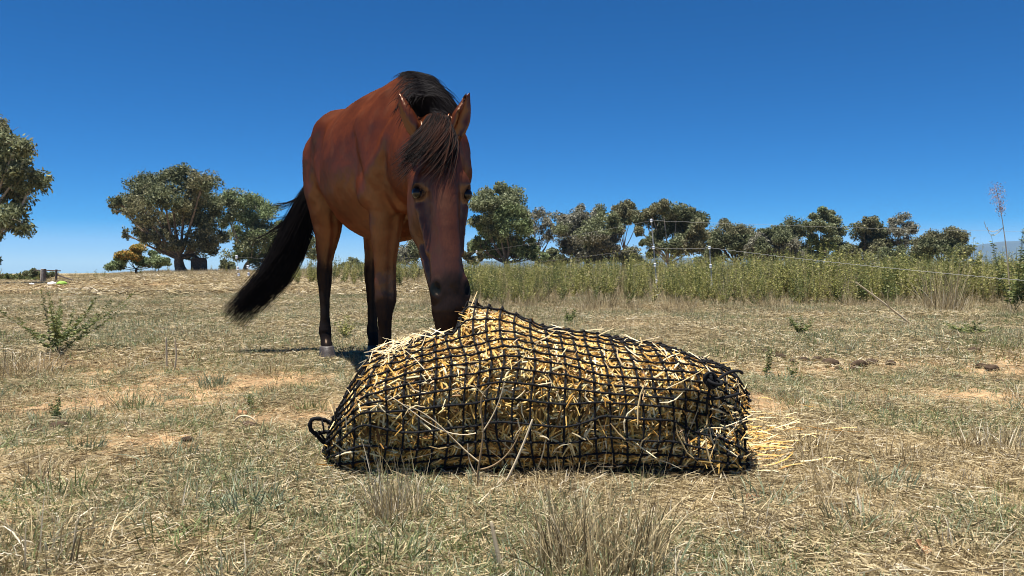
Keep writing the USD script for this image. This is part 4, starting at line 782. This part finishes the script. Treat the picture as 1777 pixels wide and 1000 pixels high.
def add_small():
    rng = np.random.default_rng(9)
    p1 = post(1143, [383, 430, 460, 488, 514], 11.5, 'taller thin wire fence post with five white insulators in the weeds', lean=-13)
    p2 = post(1238, [430, 462, 493, 519], 11.4, 'shorter thin wire fence post with four white insulators in the weeds', lean=-7)
    far = post(827, [437, 452], 46, 'far thin fence post just right of the horse\'s muzzle')
    q1 = post(416, [446, 466, 477], 27, 'leaning far fence post with white insulators left of the tail tip', lean=-6); q2 = post(433, [463, 476], 27, 'shorter far fence post right of the leaning one near the tail', lean=-3)
    wire('upper wire of the paddock fence running off to the right', [p1[0], at(1777, 402, 15.4), at(2150, 410, 17.5)], sag=.02); wire('upper fence wire running back from the taller post behind the horse\'s head', [p1[0], far[0], at(690, 449, 75)], sag=.05)
    wire('lower fence wire joining the two posts and falling to the right', [p1[1], p2[0], at(1777, 487, 7.0), at(2100, 520, 5.8)], sag=.02); wire('lower fence wire running back from the taller post', [p1[1], at(860, 460, 40)], sag=.05)
    wire('upper far wire between the leaning posts and the horse', [q1[0], at(560, 456, 34)]); wire('lower far wire between the short post and the horse', [q2[0], at(560, 466, 34)])
    # dung
    spots = [(1440, 632, 13), (1420, 624, 9), (1395, 627, 9), (1375, 629, 8), (1355, 622, 8), (1343, 617, 7), (1492, 634, 13), (1512, 630, 10), (1482, 642, 8), (1545, 632, 8), (1690, 617, 9), (1722, 642, 10), (1702, 637, 8), (1662, 657, 7), (1583, 612, 7), (1330, 612, 6), (1306, 618, 6), (1560, 640, 6), (1640, 660, 6), (1610, 622, 6), (1455, 640, 6), (1735, 662, 7)]
    order = ['first', 'second', 'third', 'fourth', 'fifth', 'sixth', 'seventh', 'eighth', 'ninth', 'tenth', 'eleventh', 'twelfth', 'thirteenth', 'fourteenth', 'fifteenth', 'sixteenth', 'seventeenth', 'eighteenth', 'nineteenth', 'twentieth', 'twenty-first', 'last']
    for (px, py, r), which in zip(sorted(spots), order):
        p = foot(px, py); rr = r / FPX * gd(py); v, f = lump(rng, rr); obj('dung_clod', (v + p + [0, 0, rr * .45], f), 'dung', smooth=True, label=f'{"large" if r > 9 else "small"} dark dung clod, {which} from the left right of the net', cat='dung', group='dung clods right of the hay net')
    for px, py, r, lab in ((103, 748, 16, 'dark dung clod under the small weed at the left'), (62, 762, 12, 'dark low clod left of the small weed'), (428, 742, 13, 'brown clod under the broken stalks left of the net'), (325, 772, 10, 'small brown clod on bare soil left of the net'), (312, 571, 7, 'dark clod far left behind the stubble stalks'), (432, 860, 9, 'small round brown clod in the grass below the net loop'), (543, 784, 9, 'reddish brown clod beside the net loop')):
        p = foot(px, py); rr = r / FPX * gd(py); v, f = lump(rng, rr, .6); obj('clod', (v + p + [0, 0, rr * .35], f), 'dung', smooth=True, label=lab, cat='clod')
    # dead leaves
    for px, py, r, a, lab in ((1306, 880, 16, .5, 'curled brown dead leaf on the grass right of the net'), (1602, 972, 24, 1.2, 'large dark brown curled leaf at the lower right'), (1030, 972, 13, 2.2, 'pale brown leaf in the big dry tuft'), (883, 966, 13, .2, 'orange-brown dead leaf below the net'), (738, 972, 14, 2.6, 'pale dead leaf at the bottom left of centre'), (420, 722, 10, .9, 'dead leaf caught on the broken stalks left of the net'), (18, 930, 12, 1.4, 'orange dead leaf at the lower left edge')):
        p = foot(px, py); rr = r / FPX * gd(py); u, w = np.meshgrid(np.linspace(-1, 1, 11), np.linspace(-1, 1, 7), indexing='ij'); wd = .55 * (1 - np.abs(u) ** 2.2) + .02
        q = np.stack([u * rr, w * wd * rr, rr * (.55 + .25 * w ** 2 - .35 * u ** 2 + .10 * np.sin(u * 5 + w * 3))], -1); c, s = math.cos(a), math.sin(a); q = np.stack([q[..., 0] * c - q[..., 1] * s, q[..., 0] * s + q[..., 1] * c, q[..., 2] + .25 * rr * w], -1)
        i, j = np.meshgrid(np.arange(10), np.arange(6), indexing='ij'); k = i * 7 + j; qd = np.stack([k, k + 7, k + 8, k + 1], -1).reshape(-1, 4); obj('dead_leaf', (q.reshape(-1, 3) + p, np.vstack([qd[:, [0, 1, 2]], qd[:, [0, 2, 3]]])), 'dead_leaf', smooth=True, label=lab, cat='leaf')
    # tufts
    T = tuft
    T(1035, 985, 640, .125, .08, .31, .38, .0024, .45, 'dry_blade', 'large dry straw-coloured grass tuft in front of the net', 1); T(1010, 990, 320, .17, .04, .16, .6, .0028, .6, 'grey_green_blade', 'grey-green grass at the left foot of the large dry tuft', 2)
    T(690, 905, 280, .07, .07, .23, .32, .0024, .4, 'dry_blade', 'upright dry grass tuft before the left part of the net', 3); T(372, 668, 160, .07, .04, .13, .35, .0034, .4, 'grey_green_blade', 'dark green grass tuft left of the horse\'s shadow', 4)
    T(28, 655, 420, .24, .06, .22, .5, .0034, .35, 'dry_blade', 'brown dry grass clump at the left edge below the leafy weed', 5); T(30, 985, 260, .16, .06, .22, .45, .0030, .6, 'dry_blade', 'tangled dry grass clump in the lower left corner', 6)
    T(1722, 785, 260, .10, .05, .14, .42, .0032, .25, 'dry_blade', 'brown stubble tuft at the right side of the paddock', 7); T(470, 652, 120, .10, .05, .16, .6, .0030, .5, 'dry_blade', 'pale straw tuft beside the horse\'s hind hoof', 8)
    T(430, 888, 220, .09, .04, .14, .55, .0038, .7, 'grey_green_blade', 'grey-green leafy tuft left of centre below the net loop', 9); T(345, 960, 200, .12, .04, .13, .6, .0036, .7, 'green_blade', 'green grass tuft near the bottom left', 10)
    T(150, 792, 90, .05, .03, .08, .5, .0032, .5, 'grey_green_blade', 'small grey-green tuft on the left bare soil', 11); T(1635, 545, 240, .20, .25, .80, .22, .0052, .2, 'dry_blade', 'tall pale dry grass standing before the right weeds', 12)
    T(1050, 535, 200, .30, .15, .42, .30, .006, .3, 'dry_blade', 'pale fluffy grass left of the taller fence post', 13); T(900, 528, 200, .35, .12, .36, .30, .006, .3, 'dry_blade', 'pale dry grass behind the peak of the net', 14)
    T(1612, 762, 70, .05, .03, .09, .4, .003, .4, 'green_blade', 'small green tuft right of the spilled straw', 15); T(650, 990, 180, .08, .04, .13, .5, .0030, .6, 'green_blade', 'green tuft at the bottom edge below the net', 16); T(760, 950, 200, .09, .02, .09, .7, .0028, .7, 'green_blade', 'low green grass below the dead twig', 17)
    T(1300, 985, 160, .10, .03, .09, .6, .0026, .6, 'grey_green_blade', 'low grey-green grass at the bottom right of centre', 18); T(1530, 940, 150, .10, .03, .09, .6, .0026, .6, 'green_blade', 'green grass beside the large brown leaf', 19); T(240, 560, 160, .25, .05, .14, .5, .006, .5, 'green_blade', 'dull green grass patch behind the leafy weed', 20)
    # plants
    plant(100, 622, .42, 15, 120, .030, .36, 'dark_weed_leaf', 'spreading leafy green weed with upright spikes at the left', 1); plant(100, 735, .115, 3, 50, .018, .03, 'dark_weed_leaf', 'small upright green weed on bare soil at the left', 2)
    plant(436, 712, .08, 2, 30, .016, .025, 'dark_weed_leaf', 'tiny green weed left of the net', 3); plant(1330, 655, .17, 2, 60, .022, .03, 'dark_weed_leaf', 'thin upright green weed just right of the net', 4); plant(1374, 658, .10, 2, 40, .02, .03, 'dark_weed_leaf', 'short green weed right of the thin upright weed', 5)
    plant(985, 562, .16, 4, 50, .035, .08, 'dark_weed_leaf', 'low green weed behind the middle of the net', 6); plant(1392, 588, .17, 6, 50, .03, .14, 'dark_weed_leaf', 'low dark green weed before the fallen stalk', 7); plant(600, 592, .20, 5, 50, .03, .10, 'weed_leaf', 'green weed seen between the horse\'s legs', 8)
    plant(1680, 592, .12, 6, 40, .035, .18, 'dark_weed_leaf', 'flat dark green weed at the right of the paddock', 9); plant(1760, 545, 1.0, 8, 90, .06, .30, 'dark_weed_leaf', 'tall dark weed at the right edge', 10)
    # stalks
    S = lambda pts, d: np.array([at(x, y, d + (q[0] if q else 0)) for x, y, *q in pts])
    def stalk(name, label, cat, runs, d, mat='dry_stem', base=None):
        m = [tube(spline(S(r, d), 14), np.linspace(a, b, 14), 5) for r, a, b in runs]; obj(name, merge(m), mat, smooth=True, label=label, cat=cat)
    stalk('dead_twig', 'branching dead weed stem standing against the front of the net', 'twig', [([(831, 856), (832, 800), (838, 745), (836, 690), (852, 668)], .0036, .0014), ([(832, 815), (868, 800), (890, 775), (905, 742)], .0026, .0012), ([(833, 803), (800, 775), (762, 738), (700, 702)], .0024, .001), ([(837, 750), (858, 715), (875, 664)], .002, .001), ([(878, 836), (900, 790), (924, 728)], .0032, .0026), ([(826, 752), (770, 748), (723, 720), (677, 688)], .0016, .0012), ([(832, 830), (815, 800), (812, 770)], .002, .001)], 1.99)
    stalk('fallen_stalk', 'pale fallen dead stalk leaning before the right weeds', 'stalk', [([(1592, 572), (1552, 540), (1515, 512), (1485, 490)], .012, .006), ([(1560, 546), (1538, 525, -.1), (1530, 508, -.15)], .006, .003), ([(1575, 562), (1545, 552, -.2), (1528, 548, -.2)], .006, .003), ([(1515, 512), (1511, 500)], .005, .003)], 6.95)
    stalk('stubble_stalk', 'left of the two pale upright broken stalks', 'stalk', [([(289, 650), (289, 625), (288, 585)], .0055, .005)], 4.15); stalk('stubble_stalk', 'right of the two pale upright broken stalks', 'stalk', [([(300, 652), (305, 625), (303, 588)], .006, .0045), ([(303, 640), (297, 622)], .004, .003)], 4.12)
    stalk('broken_stalks', 'bent broken stalks lying on bare soil left of the net', 'stalk', [([(405, 742), (420, 722), (440, 728), (445, 750)], .004, .003), ([(412, 748), (432, 735), (455, 738)], .003, .003)], 2.80)
    stalk('dry_stalk', 'thick pale dry stalk standing at the bottom centre', 'stalk', [([(876, 1010), (866, 970), (852, 905)], .0065, .003)], 1.47)
    stalk('dry_stalk', 'thin pale stalk slanting at the bottom centre right', 'stalk', [([(1165, 1010), (1172, 985), (1180, 955)], .003, .002)], 1.47)
    # the tall seeding stalk at the right
    d = 9.0; g0 = at(1754, 545, d); T_ = thing('seeding_stalk', 'tall thin stalk with a loose pinkish seed head above the right weeds', 'plant', g0); P = lambda x, y: at(x, y, d) - g0
    obj('stem', tube(spline([P(1754, 545), P(1748, 450), P(1742, 400), P(1737, 368), P(1727, 322)], 16), np.linspace(.009, .002, 16), 6), 'dry_stem', T_)
    n = 420; t = rng.random(n); c = np.array([P(1738 - 13 * a + rng.normal() * (2 + 5 * (a > .25) * (1.2 - abs(a - .6))), 372 - 52 * a + rng.normal() * 2) for a in t]) + rng.normal(size=(n, 3)) * .02; v, f = leaves(c, rng.normal(size=(n, 3)) + [0, 0, .6], rng.uniform(.012, .028, n), rng.uniform(.006, .012, n), rng); obj('seed_head', (v, f), 'seed_head', T_, kind='stuff')
    obj('side_twigs', merge([tube(spline([P(1741, 395), P(1715 + 4 * k, 400 + 8 * k), P(1708 + 5 * k, 385 + 9 * k)], 6), .003, 4) for k in range(2)]), 'dry_stem', T_)
    # straw fallen from the net
    n = 230; x = np.clip(rng.gamma(1.6, 34, n), 0, 230) + 1268; y = rng.normal(775, 26, n) + (x - 1288) * -.02; c = np.array([foot(a, b) for a, b in zip(x, y)]); c[:, 2] += rng.uniform(.008, .03, n); a = rng.normal(.1, .55, n)
    obj('spilled_straw', straws(c, np.stack([np.cos(a), np.sin(a), rng.normal(0, .12, n)], 1), np.tile([0, 0, 1.0], (n, 1)) + rng.normal(size=(n, 3)) * .3, np.clip(rng.lognormal(math.log(.07), .5, n), .03, .26), rng.uniform(.0025, .006, n), rng, .12), 'straw', label='golden straw spilled on the ground at the right end of the net', cat='straw', kind='stuff')
    # far left: fence corner, hedge, sacks
    d = 38.0; Z = lambda x, y: at(x, y, d)
    b = Z(73, 490); T_ = thing('fence_corner', 'old timber fence corner with a pale thick post at the far left', 'fence', b)
    for nm, x0, x1, y0, mat, w in (('pale_post', 72, 74, 467, 'weathered_timber', .085), ('dark_post', 78, 78, 467, 'dark_timber', .06), ('thin_post', 97, 98, 468, 'dark_timber', .055)): obj(nm, tube([Z(x0, 496) - b, Z(x1, y0) - b], w, 8), mat, T_, smooth=50)
    obj('rail', tube([Z(60, 469) - b, Z(105, 470) - b], .03, 6), 'dark_timber', T_); obj('brace', tube([Z(99, 477) - b, Z(130, 488) - b], .035, 6), 'dark_timber', T_)
    tree('bush', 'grey-green round bush behind the old fence corner at the far left', 44, (62, 476), [(50, 478, 9, .8), (62, 474, 10, .8), (72, 479, 8, .8), (86, 480, 8, .7), (92, 476, 6, .7)], 'leaf_olive', 1800, 31, .14, 'dark_bark', .05)
    tree('bush', 'dark low burnt-looking scrub left of the old fence corner', 42, (15, 485), [(x, 486 + rng.uniform(-2, 2), 7, .7) for x in range(-60, 70, 9)] + [(x, 478, 3, 1.2) for x in (3, 12, 22, 32)], 'dark_weed_leaf', 2600, 32, .13, 'dark_bark', .03)
    for nm, px, py, r, mat, lab, cat in (('sack', 90, 494, 5.5, 'white_sack', 'white sack lying by the far left fence corner', 'sack'), ('sack', 107, 493, 6.5, 'lime_sack', 'lime green sack lying right of the white one at the far left', 'sack')):
        p = at(px, py, 20); v, f = lump(rng, r * 1.15 / FPX * 20, .75); p[2] = max(p[2], ground_z(p[0], p[1]) + .07); obj(nm, (v + p, f), mat, smooth=True, label=lab, cat=cat)
    p = at(55, 495, 22); T_ = thing('feed_tub', 'dark feed tub with pale contents at the far left', 'tub', p); r = 7 / FPX * 22
    obj('tub', tube([[0, 0, -.06], [0, 0, .015], [0, 0, .02]], [r * .9, r, r * .92], 16), 'dark_tub', T_, smooth=40); v, f = lump(rng, r * .6, .6); obj('contents', (v + [0, 0, .02], f), 'white_sack', T_, smooth=True)
    p = Z(345, 462); p = at(345, 466, 55); v = trimesh.creation.cylinder(.5, 1.0, sections=18); vv = np.array(v.vertices); 
    T_ = thing('stump', 'broad dark stump beside the trunk of the large dark gum', 'stump', [p[0], p[1], ground_z(p[0], p[1])]); obj('trunk', tube(spline([[0, 0, -.1], [.02, 0, .5], [0, 0, 1.05]], 8), np.array([.66, .60, .56, .55, .55, .55, .54, .52]), 14), 'dark_bark', T_, smooth=50); obj('broken_limb', tube(spline([[.1, 0, .9], [-.5, .1, 1.25], [-1.2, .1, 1.2]], 8), np.linspace(.12, .04, 8), 6), 'dark_bark', T_)

# ------------------------------------------------------------------ build
add_ground(); add_hills(); add_trees(); add_haze()
v, f, F = build_horse(); add_horse(v, f)
add_net(); add_grass(); add_weeds()
add_small()
